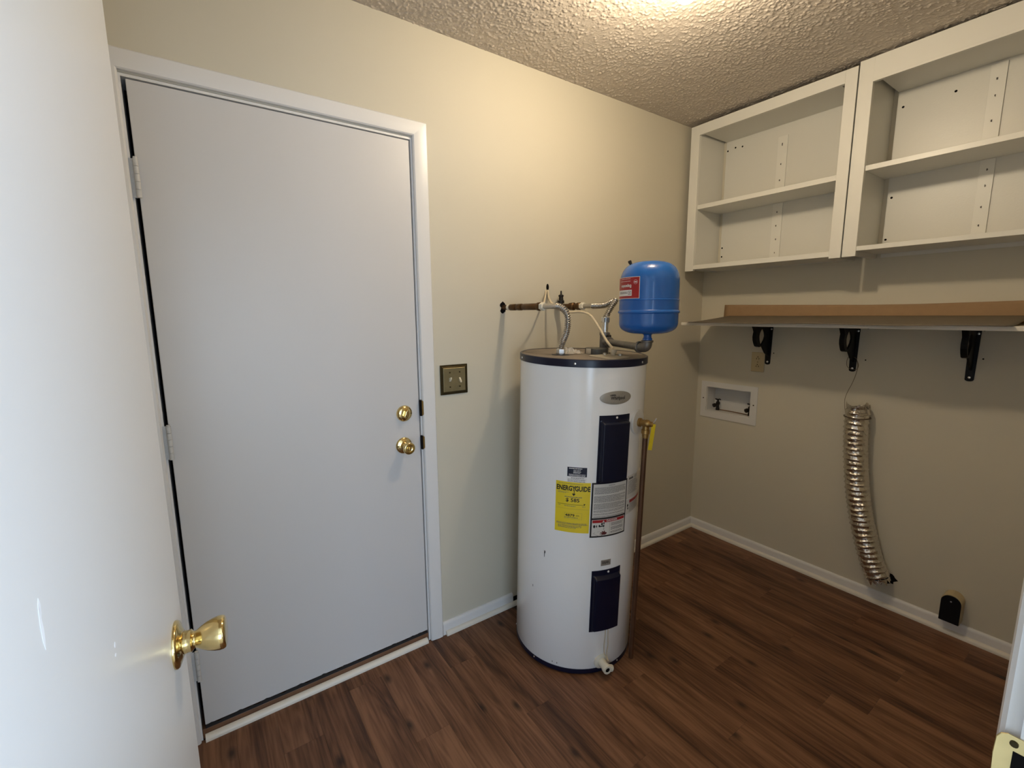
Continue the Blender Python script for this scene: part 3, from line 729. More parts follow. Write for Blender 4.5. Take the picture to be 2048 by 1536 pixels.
def radial_screw(th, z, r, par, mt_='chrome', dr=0.):
    p = Vector(P_(th, z, dr)); ax = Vector((cos(R(th)), sin(R(th)), 0))
    return MB().lathe([(r, -.001), (r, .0006), (r*.8, .0018), (r*.3, .0024)], p, ax, 14).build('rim_screw', mt_, par, True)
for th in (-139.6, 159.3, -74.1, -20, 60, 110): radial_screw(th, 1.2265, .0042, wh, dr=.003)
for th in (-170.3, -84.2, 140, 60, -20): radial_screw(th, .0135, .0036, wh, dr=.0012)
# cylinder-mapped patches and prints. u in metres along the arc (to the viewer's right = +theta), v = height
def cyl_patch(th0, th1, z0, z1, dr, thick=.0003, rcorner=0., R0=None):
    mb = MB(); nu = max(6, int(abs(th1-th0)/2))
    r_ = (lambda z: rad(z)) if R0 is None else (lambda z: R0)
    def pt(u, v, k):
        th = R(th0+(th1-th0)*u); z = z0+(z1-z0)*v; r = r_(z)+dr+(thick if k else 0)
        return (r*cos(th), r*sin(th), z)
    for k in (0, 1): mb.grid(lambda u, v: pt(u, v, k), nu, 4)
    n = (nu+1)*5
    rim = [i for i in range(nu+1)]+[(j*(nu+1)+nu) for j in range(1, 5)]+[4*(nu+1)+i for i in range(nu-1, -1, -1)]+[j*(nu+1) for j in range(3, 0, -1)]
    for a, b in zip(rim, rim[1:]+rim[:1]): mb.f.append([a, b, b+n, a+n])
    return mb
def cyl_flat(mb2d, thc, zc, dr, R0=None, rot180=False):
    """map 2D mesh (metres) onto the cylinder"""
    vs_, fs = mb2d; out = []
    for u, v in vs_:
        if rot180: u, v = -u, -v
        z = zc+v; r = (rad(z) if R0 is None else R0)+dr; th = R(thc)+u/r
        out.append((r*cos(th), r*sin(th), z))
    mb = MB(); mb.add(out, fs); return mb
def rect2(u0, u1, v0, v1, nu=1):
    vs_ = []; fs = []
    for i in range(nu+1):
        u = u0+(u1-u0)*i/nu; vs_ += [(u, v0), (u, v1)]
    for i in range(nu): fs.append((2*i, 2*i+2, 2*i+3, 2*i+1))
    return vs_, fs
def merge2(*ms):
    vs_ = []; fs = []
    for a, b in ms:
        o = len(vs_); vs_ += a; fs += [[i+o for i in f] for f in b]
    return vs_, fs
def off2(mm, du_, dv_): return [(a+du_, b+dv_) for a, b in mm[0]], mm[1]
def fine_lines(u0, u1, v0, v1, pitch, seed, fill=.55, skip=()):
    """rows of broken dashes standing for illegible fine print"""
    rr = random.Random(seed); ms = []; v = v1-pitch*.5; k = 0
    while v > v0:
        if k not in skip:
            u = u0; end = u1-(rr.random()*.25*(u1-u0) if rr.random() < .3 else 0)
            while u < end-.001:
                l = min(rr.uniform(.002, .008), end-u); ms.append(rect2(u, u+l, v-pitch*fill/2, v+pitch*fill/2, max(1, int(l/.006)))); u += l+rr.uniform(.0006, .0014)
        v -= pitch; k += 1
    return merge2(*ms)
def ellipse2(a, b, n=40): 
    return [(a*cos(2*pi*k/n), b*sin(2*pi*k/n)) for k in range(n)], [list(range(n))]

# access panels
def access_panel(z0, z1, name_label):
    th0, th1 = -118.1, -88.6; w = R(th1-th0)*rad(.7); hgt = z1-z0
    def sm(t): t = max(0, min(1, t)); return t*t*(3-2*t)
    def fn(u, v):
        x = u*w; y = v*hgt
        d = min((x-.006)/.007, (w-.006-x)/.007, (y-.006)/.007, (hgt-.020-y)/.009)
        hgt_ = .0025+.017*sm(d)
        # rounded plan corners
        th = R(th0)+u*R(th1-th0); z = z0+y; r = rad(z)+hgt_
        return (r*cos(th), r*sin(th), z)
    mb = MB(); mb.grid(fn, 44, 60)
    n0 = len(mb.v)
    # skirt back to the jacket
    ring = [i for i in range(45)]+[j*45+44 for j in range(1, 61)]+[60*45+i for i in range(43, -1, -1)]+[j*45 for j in range(59, 0, -1)]
    for i in ring:
        x, y, z = mb.v[i]; a = math.atan2(y, x); r = rad(z)+.0001; mb.v.append((r*cos(a), r*sin(a), z))
    m_ = len(ring)
    for i in range(m_): mb.f.append([ring[i], ring[(i+1) % m_], n0+(i+1) % m_, n0+i])
    pn = mb.build('access_panel', 'navy', wh, True, ang=50)
    radial_screw((th0+th1)/2+1, z1-.009, .0042, pn, 'labelw', dr=.0026)
    return pn
access_panel(.787, 1.042, '')
access_panel(.183, .439, '')
# oval badge
TC = -103.4
bd = cyl_flat(merge2(ellipse2(.0665, .0245, 64)), TC, 1.1055, .0012)
bd2 = MB()
nE = 64
for k in range(nE): bd2.v.append(cyl_flat(([(.0665*cos(2*pi*k/nE), .0245*sin(2*pi*k/nE))], []), TC, 1.1055, .0)  .v[0])
bgm = MB()
def bad(u, v):
    a = 2*pi*u; s = v; x, y = .0665*cos(a)*s, .0245*sin(a)*s
    z = 1.1055+y; r = rad(z)+.0012+.0012*(1-s**6); th = R(TC)+x/r
    return (r*cos(th), r*sin(th), z)
bgm.grid(bad, 64, 8)
badge = plabel(bgm.build('oval_badge', 'silver', wh, True), 'silver oval badge')
cyl_flat(off2(text2d('Whirlpool', .0180, bold=.0004, sx=.80), .005, -.001), TC, 1.1055, .0029).build('badge_lettering', 'ink', badge)
cyl_flat(merge2(off2(rect2(-.029, -.005, .0088, .0108, 3), 0, 0), off2(rect2(-.024, -.007, .0108, .0122, 2), 0, 0)), TC, 1.1055, .0029).build('badge_mark', 'ink', badge)
sw_ = []
for k in range(33):
    t = 2*pi*k/32; ex, ey = .0265*cos(t), .0050*sin(t); ca, sa = cos(R(47)), sin(R(47))
    sw_.append((.0045+ex*ca-ey*sa, -.0010+(ex*sa+ey*ca)*.88))
ms = [([(a[0], a[1]), (b[0], b[1]), (b[0]+.0006, b[1]+.0003), (a[0]+.0006, a[1]+.0003)], [(0,1,2,3)]) for a, b in zip(sw_, sw_[1:])]
cyl_flat(merge2(*ms), TC, 1.1055, .0029).build('badge_swoosh', 'inkgrey', badge)
# small plate above the lower panel
spl = plabel(cyl_patch(-109.9, -100.2, .457, .480, .0002, .0008).build('rating_plate', 'silver', wh), 'small grey metal plate above lower panel')
cyl_flat(fine_lines(-.016, .016, -.006, .006, .005, 3), -105, .4685, .0013).build('plate_print', 'ink', spl)
# navy label with white print
nv = plabel(cyl_patch(-142.7, -126.2, .812, .8475, .0002).build('navy_label', 'navyrim', wh), 'small navy label with white print')
cyl_flat(merge2(fine_lines(-.030, .030, .010, .016, .006, 1, .45), off2(text2d('DO NOT', .0066, bold=.0001), 0, .0055), fine_lines(-.014, .014, -.006, .0025, .0042, 2, .45), fine_lines(-.030, .030, -.016, -.0075, .0046, 9, .45)), -134.4, .8298, .0007).build('label_print', 'labelw', nv)
wl = plabel(cyl_patch(-143.0, -126.2, .7895, .8115, .0001).build('white_strip_label', 'labelw', wh), 'white paper strip below navy label')
cyl_flat(merge2(fine_lines(-.022, .026, .003, .0085, .005, 5, .5), fine_lines(-.034, .030, -.0085, .0025, .0042, 6, .4)), -134.4, .8005, .0005).build('label_print', 'inkgrey', wl)
# yellow energy label
EG0, EG1 = -152.2, -122.5; egc = (EG0+EG1)/2; egz = (.593+.790)/2
eg = plabel(cyl_patch(EG0, EG1, .593, .790, .0003).build('energy_label', 'yellow', wh), 'yellow energy rating label')
def on_eg(mm, name='energy_print', mt_='ink'): return cyl_flat(mm, egc, egz, .0009).build(name, mt_, eg)
on_eg(merge2(off2(text2d('ENERG', .0265, bold=.0009, sx=.72), -.0322, .0735), off2(text2d('Y', .0265, bold=.0009, sx=.72), .0035, .0735), off2(text2d('GUIDE', .0265, bold=.0009, sx=.72), .0352, .0735)), 'energy_title')
on_eg(([(-.0008+.0043, .068), (-.0008+.0043, .055), (-.0035, .055), (.0035, .0455), (.0105, .055), (.0035+.0022, .055), (.0035+.0022, .068)], [(0,1,2,3,4,5,6)]), 'energy_arrow')
on_eg(off2(text2d('$ 585', .0195, bold=.0004, sx=1.15), .0000, .0285), 'energy_cost')
on_eg(merge2(off2(rect2(-.056, .044, .0110, .0122, 16), 0, 0), ([(.040, .0165), (.048, .0165), (.044, .0105)], [(0,1,2)])), 'energy_scale')
on_eg(off2(text2d('4879', .0140, bold=.0003, sx=1.25), -.0080, -.0310), 'energy_use')
on_eg(off2(text2d('kWh', .0062, bold=.0001), .0205, -.0308), 'energy_unit')
on_eg(merge2(*[rect2(-.028, .036, v, v+.0004, 8) for v in (-.021, -.0455)], rect2(-.0284, -.028, -.0455, -.021), rect2(.036, .0364, -.0455, -.021), rect2(-.060, .060, -.006, -.0056, 16)), 'energy_box', 'inkgrey')
on_eg(merge2(fine_lines(-.055, .055, .0885, .0935, .004, 21, .35), fine_lines(-.056, -.014, .054, .0605, .0035, 22, .4), fine_lines(-.030, .034, .0385, .0435, .005, 23, .55), fine_lines(-.030, .012, .0035, .0075, .004, 24, .45), fine_lines(.036, .048, .0035, .0075, .004, 25, .4), fine_lines(-.054, -.044, .0045, .0085, .004, 26, .4), fine_lines(-.028, .022, -.0415, -.0375, .004, 27, .55), fine_lines(-.058, .058, -.069, -.060, .0042, 28, .5), fine_lines(-.052, .036, -.082, -.070, .0042, 29, .45)), 'energy_fine_print', 'inkgrey')
# black framed warning label
W0, W1 = -121.6, -85.6; wc = (W0+W1)/2; wz0, wz1 = .5755, .7905; wzc = (wz0+wz1)/2; ww = R(W1-W0)*rad(.68)/2; whh = (wz1-wz0)/2
wn = plabel(cyl_patch(W0, W1, wz0, wz1, .0003).build('warning_label', 'ink', wh), 'black framed warning label with red danger bar')
def on_w(mm, name, mt_='ink', dr=.0012): return cyl_flat(mm, wc, wzc, dr).build(name, mt_, wn)
DZ_ = -.034      # divider
on_w(rect2(-ww+.006, ww-.005, DZ_+.004, whh-.006, 20), 'paper_upper', 'paper', .0009)
on_w(rect2(-ww+.006, ww-.005, -whh+.006, DZ_-.003, 20), 'paper_lower', 'paper', .0009)
on_w(rect2(-ww+.008, ww-.008, DZ_-.0155, DZ_-.0045, 20), 'danger_bar', 'red')
on_w(merge2(off2(text2d('DANGER', .0095, bold=.0003, sx=1.25), .010, DZ_-.010), ([(-.031, DZ_-.014), (-.022, DZ_-.014), (-.0265, DZ_-.0065)], [(0,1,2)])), 'danger_word', 'paper', .0015)
on_w(merge2(fine_lines(-ww+.010, ww-.010, .062, whh-.018, .0034, 41, .5), fine_lines(-ww+.010, ww-.010, .031, .057, .0034, 42, .5), fine_lines(-ww+.010, ww-.010, .004, .027, .0034, 43, .5), fine_lines(-ww+.010, ww-.010, -.029, .001, .0034, 44, .45, skip=(3, 6))), 'instruction_print', 'inkgrey')
on_w(merge2(fine_lines(-.012, .018, whh-.0145, whh-.0105, .004, 45, .5)), 'instruction_heading', 'ink')
on_w(merge2(fine_lines(.006, ww-.012, -whh+.012, DZ_-.020, .0042, 46, .5, skip=(3, 7, 10))), 'danger_print', 'inkgrey')
on_w(rect2(.0005, .0012, -whh+.008, DZ_-.017), 'danger_divider', 'ink')
# pictogram: tap, knobs, water and hand
pic = merge2(off2(ellipse2(.0045, .0058, 16), -.062, DZ_-.029), off2(ellipse2(.0022, .0052, 12), -.053, DZ_-.029), off2(ellipse2(.0032, .0050, 14), -.042, DZ_-.028),
             ([(-.040, DZ_-.029), (-.022, DZ_-.025), (-.022, DZ_-.032), (-.026, DZ_-.034), (-.028, DZ_-.031), (-.040, DZ_-.033)], [(0,1,2,3,4,5)]),
             off2(ellipse2(.0038, .0050, 14), -.032, DZ_-.021), off2(ellipse2(.0024, .0045, 14), -.024, DZ_-.019),
             rect2(-.0255, -.0245, DZ_-.046, DZ_-.035), rect2(-.0230, -.0222, DZ_-.044, DZ_-.036))
on_w(pic, 'tap_pictogram', 'ink')
hand = [(-.012, -.064), (-.018, -.067), (-.026, -.0665), (-.033, -.0685), (-.0335, -.0665), (-.028, -.0640), (-.039, -.0635), (-.040, -.0615), (-.030, -.0605), (-.038, -.0575), (-.037, -.0555), (-.028, -.0570), (-.032, -.0525), (-.030, -.0510), (-.023, -.0545), (-.022, -.0500), (-.0195, -.0500), (-.018, -.0560), (-.013, -.0575), (-.0095, -.0600)]
on_w(([(a, b+DZ_+.0020) for a, b in hand], [list(range(len(hand)))]), 'hand_pictogram', 'inkred')
on_w(merge2(([(-.066, DZ_-.056), (-.040, DZ_-.049), (-.040, DZ_-.0496), (-.066, DZ_-.0568)], [(0,1,2,3)]), ([(-.064, DZ_-.058), (-.046, DZ_-.067), (-.0464, DZ_-.0677), (-.0645, DZ_-.0583)], [(0,1,2,3)])), 'basin_pictogram', 'ink')
# labels on the far side
sl = plabel(cyl_patch(-85.2, -48, .705, .797, .0002).build('rating_label', 'paper', wh), 'white rating label half hidden round the side')
cyl_flat(merge2(rect2(.006, .036, .030, .038, 8), fine_lines(.004, .080, -.030, .026, .0046, 51, .4), fine_lines(.046, .070, .026, .042, .0046, 52, .4)), -84.5, .751, .0007).build('label_print', 'inkgrey', sl)
sl2 = plabel(cyl_patch(-85.2, -50, .642, .700, .0002).build('caution_label', 'paper', wh), 'white caution label with red bar round the side')
cyl_flat(merge2(rect2(.020, .130, .014, .026, 20)), -85, .671, .0006).build('caution_bar', 'red', sl2)
cyl_flat(merge2(fine_lines(.022, .110, -.026, .012, .0046, 53, .4)), -85, .671, .0006).build('label_print', 'inkgrey', sl2)
cyl_flat(merge2(off2(ellipse2(.004, .006, 12), .010, .006), off2(ellipse2(.003, .005, 12), .012, -.006)), -85, .671, .0006).build('caution_pictogram', 'ink', sl2)
# scratches
for th, z, hh in ((-161.6, .4825, .014), (-160.9, .490, .006), (-174.2, .3235, .005), (-150.5, .034, .003), (-146, .033, .003)):
    cyl_flat(([(-.0012, -hh), (.0010, -hh), (.0016, hh*.5), (-.0008, hh), (-.0018, hh*.9)], [(0,1,2,3,4)]), th, z, .0004).build('scratch', 'scratch', wh)

# relief valve with discharge pipe
tpa = R(-75.4); rad_d = Vector((cos(tpa), sin(tpa), 0)); tp0 = Vector(P_(-75.4, 1.001))
tv = empty('relief_valve', tp0, wh)
MB().lathe([(.048, -.006), (.048, .0035), (.0455, .0065), (.018, .0075)], (0,0,0), rad_d, 36).build('escutcheon', 'whiteplastic', tv, True, ang=40)
MB().lathe([(.013, .003), (.0165, .004), (.0165, .016), (.0125, .018), (.0135, .034), (.0150, .036), (.0150, .044), (.0120, .050), (.010, .052), (.010, .060), (.006, .064)], (0,0,0), rad_d, 24).build('valve_body', 'tpbrass', tv, True)
pd = rad_d*.036
MB().lathe([(.0125, 0), (.0125, -.022), (.0155, -.023), (.0155, -.038), (.0125, -.040), (.0112, -.055)], pd, (0,0,1), 20).build('outlet_nut', 'tpbrass', tv, True)
MB().cyl(pd+Vector((0,0,-.050)), pd+Vector((0,0,-.975)), .0098, n=20).build('discharge_pipe', 'copper', tv, True)
lat = rad_d.cross(Vector((0,0,1)))
MB().tube([rad_d*.056+Vector((0,0,.002)), rad_d*.063+Vector((0,0,.006)), rad_d*.070+Vector((0,0,.016)), rad_d*.074+Vector((0,0,.026))], .0026, 8, step=.004).build('test_lever', 'chrome', tv, True)
MB().box(-.0006, .0006, -.0075, .0075, -.100, 0).build('yellow_tag', 'yellow', tv).location = rad_d*.066+Vector((0,0,.002))
tv.children[-1].rotation_euler = (R(4), R(-3), R(60))
# drain valve
dra = R(-104.6); dd = Vector((cos(dra), sin(dra), 0)); dv = empty('drain_valve', Vector(P_(-104.6, .046)), wh)
MB().lathe([(.030, -.002), (.030, .003), (.026, .006), (.018, .007), (.0155, .020), (.0155, .034), (.0175, .036), (.0175, .050), (.0165, .052), (.0095, .052), (.0085, .040)], (0,0,0), dd, 30).build('valve_body', 'drain', dv, True, ang=40)
MB().lathe([(.0090, .0495), (.0090, .0505)], (0,0,0), dd, 20).build('outlet_bore', 'black', dv)
ld_ = Vector((-dd.y, dd.x, 0))
MB().lathe([(.0095, .010), (.0105, .020), (.0125, .022), (.0130, .038), (.009, .041)], dd*.026+Vector((0,0,-.004)), ld_*.9+Vector((0,0,-.45)), 20).build('valve_handle', 'drain', dv, True, ang=40)
for da, w_ in ((-2.2, .004), (2.6, -.005)):
    pts = [P_(-100.6+da*.6, .186, .003), P_(-100.6+da+w_*200, .15, .004), P_(-100.6+da*.9, .11, .004), P_(-100.8+da*.5, .075, .006), P_(-99.4, .052, .018)]
    MB().tube(pts, .0016, 6, step=.01).build('tie_string', 'cable', wh, True)
# junction cover and water nipples on the top
def topz(x, y, z): return (x, y, HH+z)
jc = MB().prism([(-.060, -.100), (-.052, -.088), (-.035, -.082), (.040, -.078), (.058, -.082), (.064, -.095), (.054, -.190), (.044, -.205), (-.040, -.222), (-.062, -.216), (-.072, -.200)], (0,0,.0028), (0,0,1.2398)).build('junction_cover', 'chrome', wh, bevel=.0006)
jc.data.materials[0] = M['dustplate']
for x, y in ((.020, -.100), (.052, -.150)): MB().lathe([(.0075, 0), (.0075, .006), (.004, .008)], (x, y, 1.2426), n=12).build('cover_screw', 'chrome', jc, True)
for x in (-.117, .120): MB().lathe([(.034, 0), (.034, .0012), (.020, .0016)], (x, 0, 1.2398), n=28).build('port_ring', 'navyrim', wh, True)
MB().lathe([(.010, 0), (.010, .010), (.0145, .0105), (.0145, .022), (.008, .023)], (.046, -.118, 1.2425), n=18).build('cable_clamp', 'cable', wh, True)
def HW(x, y, z): return HM @ Vector((x, y, z))

# ================================================================== PIPES
def corrug(r, pitch, dep, l0, l1):
    def f(s): return r+(dep*math.sin(2*pi*s/pitch) if l0 < s < l1 else -.0004)
    return f
hot = HW(-.117, 0, HH)
hp = tag(empty('hot_water_pipe', (-1.490, 0, 1.433)), 'steel flex pipe and aged copper stub from the wall hole to the heater left port', 'pipe')
def prel(mb, o): return rel(mb, o)
prel(MB().cyl((-1.49, .02, 1.433), (-1.49, -.285, 1.433), .0105, n=20), hp).build('copper_stub', 'brassdull', hp, True)
for y0, y1, r in ((-.055, -.095, .0135), (-.108, -.138, .0140), (-.150, -.245, .0132), (-.246, -.262, .0165)):
    prel(MB().lathe([(r-.001, 0), (r, .0015), (r, y0-y1-.0015), (r-.001, y0-y1)], (-1.49, y0, 1.433), (0,-1,0), 20), hp).build('copper_coupling', 'brassdull', hp, True)
prel(MB().lathe([(.011, 0), (.0125, .002), (.0125, .016), (.011, .018)], (-1.49, -.035, 1.433), (0,-1,0), 20), hp).build('white_tape', 'drain', hp, True)
prel(MB().lathe([(.0155, 0), (.0165, .001), (.0165, .018), (.0145, .020)], (-1.49, -.266, 1.433), (0,-1,0), 6), hp).build('union_nut', 'drain', hp)
fx = [Vector((-1.49, -.284, 1.433)), Vector((-1.489, -.335, 1.433)), Vector((-1.486, -.368, 1.431)), Vector((-1.480, -.396, 1.415)), Vector((-1.474, -.404, 1.385)), Vector((-1.468, -.392, 1.340)), hot+Vector((-.002, -.014, .052)), hot+Vector((0, 0, .022))]
prel(MB().tube(fx, .0115, 18, step=.0008, rfun=corrug(.0108, .0076, .0023, .075, .30)), hp).build('flex_hose', 'steel', hp, True, ang=70)
prel(MB().lathe([(.0165, .002), (.0175, .004), (.0175, .020), (.0150, .023)], hot, axv, 6), hp).build('union_nut', 'chrome', hp)
prel(MB().lathe([(.0125, .0002), (.0125, .004)], hot, axv, 18), hp).build('nipple', 'chrome', hp)
prel(MB().prism([((.017+.006*sin(5*a+1))*cos(a)*1.0, (.024+.005*cos(3*a))*sin(a)) for a in [2*pi*k/20 for k in range(20)]], (0, -.0004, 0), (-1.49, -.0003, 1.433), (1,0,0), (0,0,1)), hp).build('wall_hole', 'black', hp)

cold = HW(.120, 0, HH)
cp = tag(empty('cold_water_pipe', (-1.19, 0, 1.437)), 'copper stub with shut-off valve and steel flex to the tee', 'pipe')
prel(MB().cyl((-1.19, .02, 1.437), (-1.19, -.18, 1.437), .0105, n=20), cp).build('copper_stub', 'brassdull', cp, True)
prel(MB().lathe([(.0125, 0), (.0165, .004), (.0165, .020), (.0125, .024), (.0125, .075), (.0165, .080), (.0175, .105), (.0125, .110)], (-1.19, -.022, 1.437), (0,-1,0), 20), cp).build('valve_body', 'brassdull', cp, True)
prel(MB().lathe([(.0155, 0), (.0155, .012), (.011, .016), (.010, .030), (.0125, .032), (.0125, .038), (.004, .042), (.0035, .058)], (-1.19, -.038, 1.452), (0,0,1), 16), cp).build('valve_bonnet', 'valveblack', cp, True)
prel(MB().lathe([(.0135, 0), (.0165, .002), (.0165, .020), (.014, .022)], (-1.19, -.150, 1.437), (0,-1,0), 20), cp).build('coupling', 'brassdull', cp, True)
prel(MB().lathe([(.0155, 0), (.0165, .001), (.0165, .018), (.0145, .020)], (-1.19, -.174, 1.437), (0,-1,0), 6), cp).build('union_nut', 'drain', cp)
cu_ = cold+axv*.140
fx = [Vector((-1.19, -.190, 1.437)), Vector((-1.189, -.25, 1.437)), Vector((-1.185, -.312, 1.439)), Vector((-1.178, -.345, 1.452)), Vector((-1.176, -.362, 1.455)), cu_+Vector((.027, -.008, .048)), cu_+Vector((.012, -.002, .020)), cu_]
prel(MB().tube(fx, .0115, 18, step=.0008, rfun=corrug(.0106, .0076, .0023, .055, .26)), cp).build('flex_hose', 'steel', cp, True, ang=70)

# galvanised tee, nipple and elbow carrying the tank
TX, TY = -1.288, -.622
tf = tag(empty('tank_fittings', cold), 'dark galvanised tee, nipple and elbow on the heater right port', 'pipe fitting')
tee = cold+axv*.043
el = Vector((TX, TY, 1.280))
prel(MB().lathe([(.0165, .0002), (.0165, .012), (.0185, .013), (.0195, .016), (.0195, .068), (.0215, .070), (.0215, .080), (.0165, .082)], cold, axv, 24), tf).build('tee', 'galv', tf, True)
hd = (el-tee).normalized()
prel(MB().lathe([(.0060, 0), (.0082, .003), (.0088, .008), (.0070, .013), (.003, .015)], tee+hd*.030+Vector((0,0,.017)), (.3,-.3,1), 16), tf).build('tee_plug', 'valveblack', tf, True)
prel(MB().lathe([(.0185, .012), (.0185, .026), (.0215, .028), (.0215, .040), (.0135, .041)], tee, hd, 24), tf).build('tee_branch', 'galv', tf, True)
prel(MB().cyl(tee+hd*.038, el-hd*.030, .0134, n=24), tf).build('horizontal_nipple', 'galv', tf, True)
pts = [el-hd*.046, el-hd*.030, el-hd*.014+Vector((0,0,.0015)), el-hd*.003+Vector((0,0,.008)), el+Vector((0,0,.018)), el+Vector((0,0,.028))]
prel(MB().tube(pts, .0175, 22, step=.004), tf).build('elbow', 'galv', tf, True)
prel(MB().lathe([(.0205, 0), (.0212, .002), (.0212, .010), (.0195, .012)], el-hd*.050, hd, 24), tf).build('elbow_collar', 'galv', tf, True)
prel(MB().lathe([(.0205, 0), (.0215, .002), (.0215, .007), (.0185, .008)], el+Vector((0,0,.0205)), (0,0,1), 24), tf).build('elbow_collar', 'galv', tf, True)
prel(MB().lathe([(.0125, .081), (.0125, .122), (.0165, .123), (.0165, .143), (.013, .144)], cold, axv, 20), tf).build('riser_nipple', 'chrome', tf, True)
prel(MB().lathe([(.0175, .122), (.0182, .124), (.0182, .142), (.016, .144)], cold, axv, 6), tf).build('union_nut', 'chrome', tf)

# blue expansion tank
TR = .1015
et = tag(empty('expansion_tank', (TX, TY, 1.309)), 'blue expansion tank with red label above the heater', 'tank')
def tz(z): return z-1.309
pr = [(.0165, 0), (.0165, .006), (.0138, .008), (.0135, .018), (.020, .022)]
zb0, zb1 = 1.331, 1.372
for k in range(0, 13):
    a = pi/2*k/12; pr.append((.020+(TR-.020)*math.sin(a)**.72, tz(zb1)-(zb1-zb0)*cos(a)**.85 if k < 12 else tz(zb1)))
pr += [(TR+.0002, tz(1.402)), (TR+.0034, tz(1.4045)), (TR+.0044, tz(1.4080)), (TR+.0034, tz(1.4115)), (TR+.0004, tz(1.415)), (TR+.0006, tz(1.4475)), (TR+.0020, tz(1.4488)), (TR+.0020, tz(1.4500)), (TR-.0004, tz(1.4515)), (TR-.0006, tz(1.50))]
zt0, zt1 = 1.512, 1.583
for k in range(0, 15):
    a = pi/2*k/14; pr.append(((TR-.0008)*cos(a)**.60 if k < 14 else .0006, tz(zt0)+(zt1-zt0)*math.sin(a)**.92))
MB().lathe(pr, n=72).build('tank_shell', 'blue', et, True, ang=40)
# air valve on the far side of the dome
camdir = math.atan2(CAM.y-TY, CAM.x-TX)
va = camdir-R(88)
av = Vector((cos(va)*.060, sin(va)*.060, tz(1.563)))
MB().lathe([(.0075, 0), (.0075, .005), (.0048, .006), (.0048, .016), (.0062, .017), (.0062, .026), (.004, .027)], av, (cos(va)*.45, sin(va)*.45, 1), 14).build('air_valve', 'valveblack', et, True)
# red label, printed upside down because the tank hangs inverted
lb1 = math.degrees(camdir)-18.5; lb0 = lb1-86
def tpatch(th0, th1, z0, z1, dr): return cyl_patch(th0, th1, tz(z0), tz(z1), dr, .0002, R0=TR)
rl0 = tpatch(lb0-1, lb1+1, 1.4535, 1.5260, .0001).build('label_border', 'labelw', et)
rl = plabel(tpatch(lb0, lb1, 1.4550, 1.5245, .0004).build('tank_label', 'red', et), 'red label with upside down white lettering')
lc = lb1
def on_t(mm, u, z, name, mt_='labelw', dr=.0009, rot=True):
    mm = off2(mm, 0, 0)
    vs_, fs = mm
    vs_ = [(-a+u, -b) for a, b in vs_] if rot else [(a+u, b) for a, b in vs_]
    return cyl_flat((vs_, fs), lc, tz(z), dr, R0=TR).build(name, mt_, rl)
on_t(text2d('Expansion', .0135, 'LEFT', bold=.0004), -.0290, 1.4955, 'label_word')
on_t(rect2(0, .095, -.0105, .0095, 30), -.0270, 1.4725, 'label_white_box')
on_t(rect2(0, .012, -.0062, .0062, 4), -.0305, 1.4730, 'label_symbol_frame', 'ink', .0012)
on_t(rect2(.0014, .0106, -.0048, .0048, 4), -.0305, 1.4730, 'label_symbol_field', 'labelw', .0014)
on_t(off2(ellipse2(.0014, .0034, 14), .006, 0), -.0305, 1.4730, 'label_symbol_mark', 'inkred', .0017)
on_t(fine_lines(0, .05, -.004, .004, .0042, 77, .55), -.0455, 1.4735, 'label_box_print', 'inkgrey', .0013)
ring_ = []
for k in range(20):
    a, b = 2*pi*k/20, 2*pi*(k+1)/20
    ring_.append(([(.0072*cos(a), .0072*sin(a)), (.0072*cos(b), .0072*sin(b)), (.0064*cos(b), .0064*sin(b)), (.0064*cos(a), .0064*sin(a))], [(0,1,2,3)]))
on_t(merge2(*ring_, rect2(-.0045, .0045, -.002, .002, 2)), -.0135, 1.5085, 'label_seal')
on_t(merge2(fine_lines(0, .055, -.002, .002, .004, 71, .3), off2(fine_lines(0, .055, -.002, .002, .004, 72, .3), 0, -.008)), -.0340, 1.5120, 'label_fine_print')

# electric cable from wall to junction cover
cb_ = tag(empty('electric_cable', (-1.241, 0, 1.521)), 'cream electric cable drooping from the wall to the heater top', 'cable')
ce = HW(.046, -.118, HH+.0245)
pts = [(-1.238, .010, 1.520), (-1.243, -.008, 1.500), (-1.254, -.030, 1.470), (-1.264, -.082, 1.437), (-1.268, -.171, 1.412), (-1.254, -.242, 1.411), (-1.251, -.296, 1.396), (-1.256, -.351, 1.347), (-1.268, -.405, 1.297), tuple(ce)]
prel(MB().tube(pts, .0052, 12, step=.008), cb_).build('cable_jacket', 'cable', cb_, True)
prel(MB().tube([(-1.243, .008, 1.519), (-1.262, -.014, 1.498), (-1.290, -.040, 1.470), (-1.345, -.095, 1.440), (-1.42, -.16, 1.432)], .0038, 10, step=.008), cb_).build('ground_strand', 'cable', cb_, True)
prel(MB().prism([(.008*cos(a), .016*sin(a)) for a in [2*pi*k/14 for k in range(14)]], (0, -.0004, 0), (-1.241, -.0003, 1.527), (1,0,0), (0,0,1)), cb_).build('wall_hole', 'black', cb_)

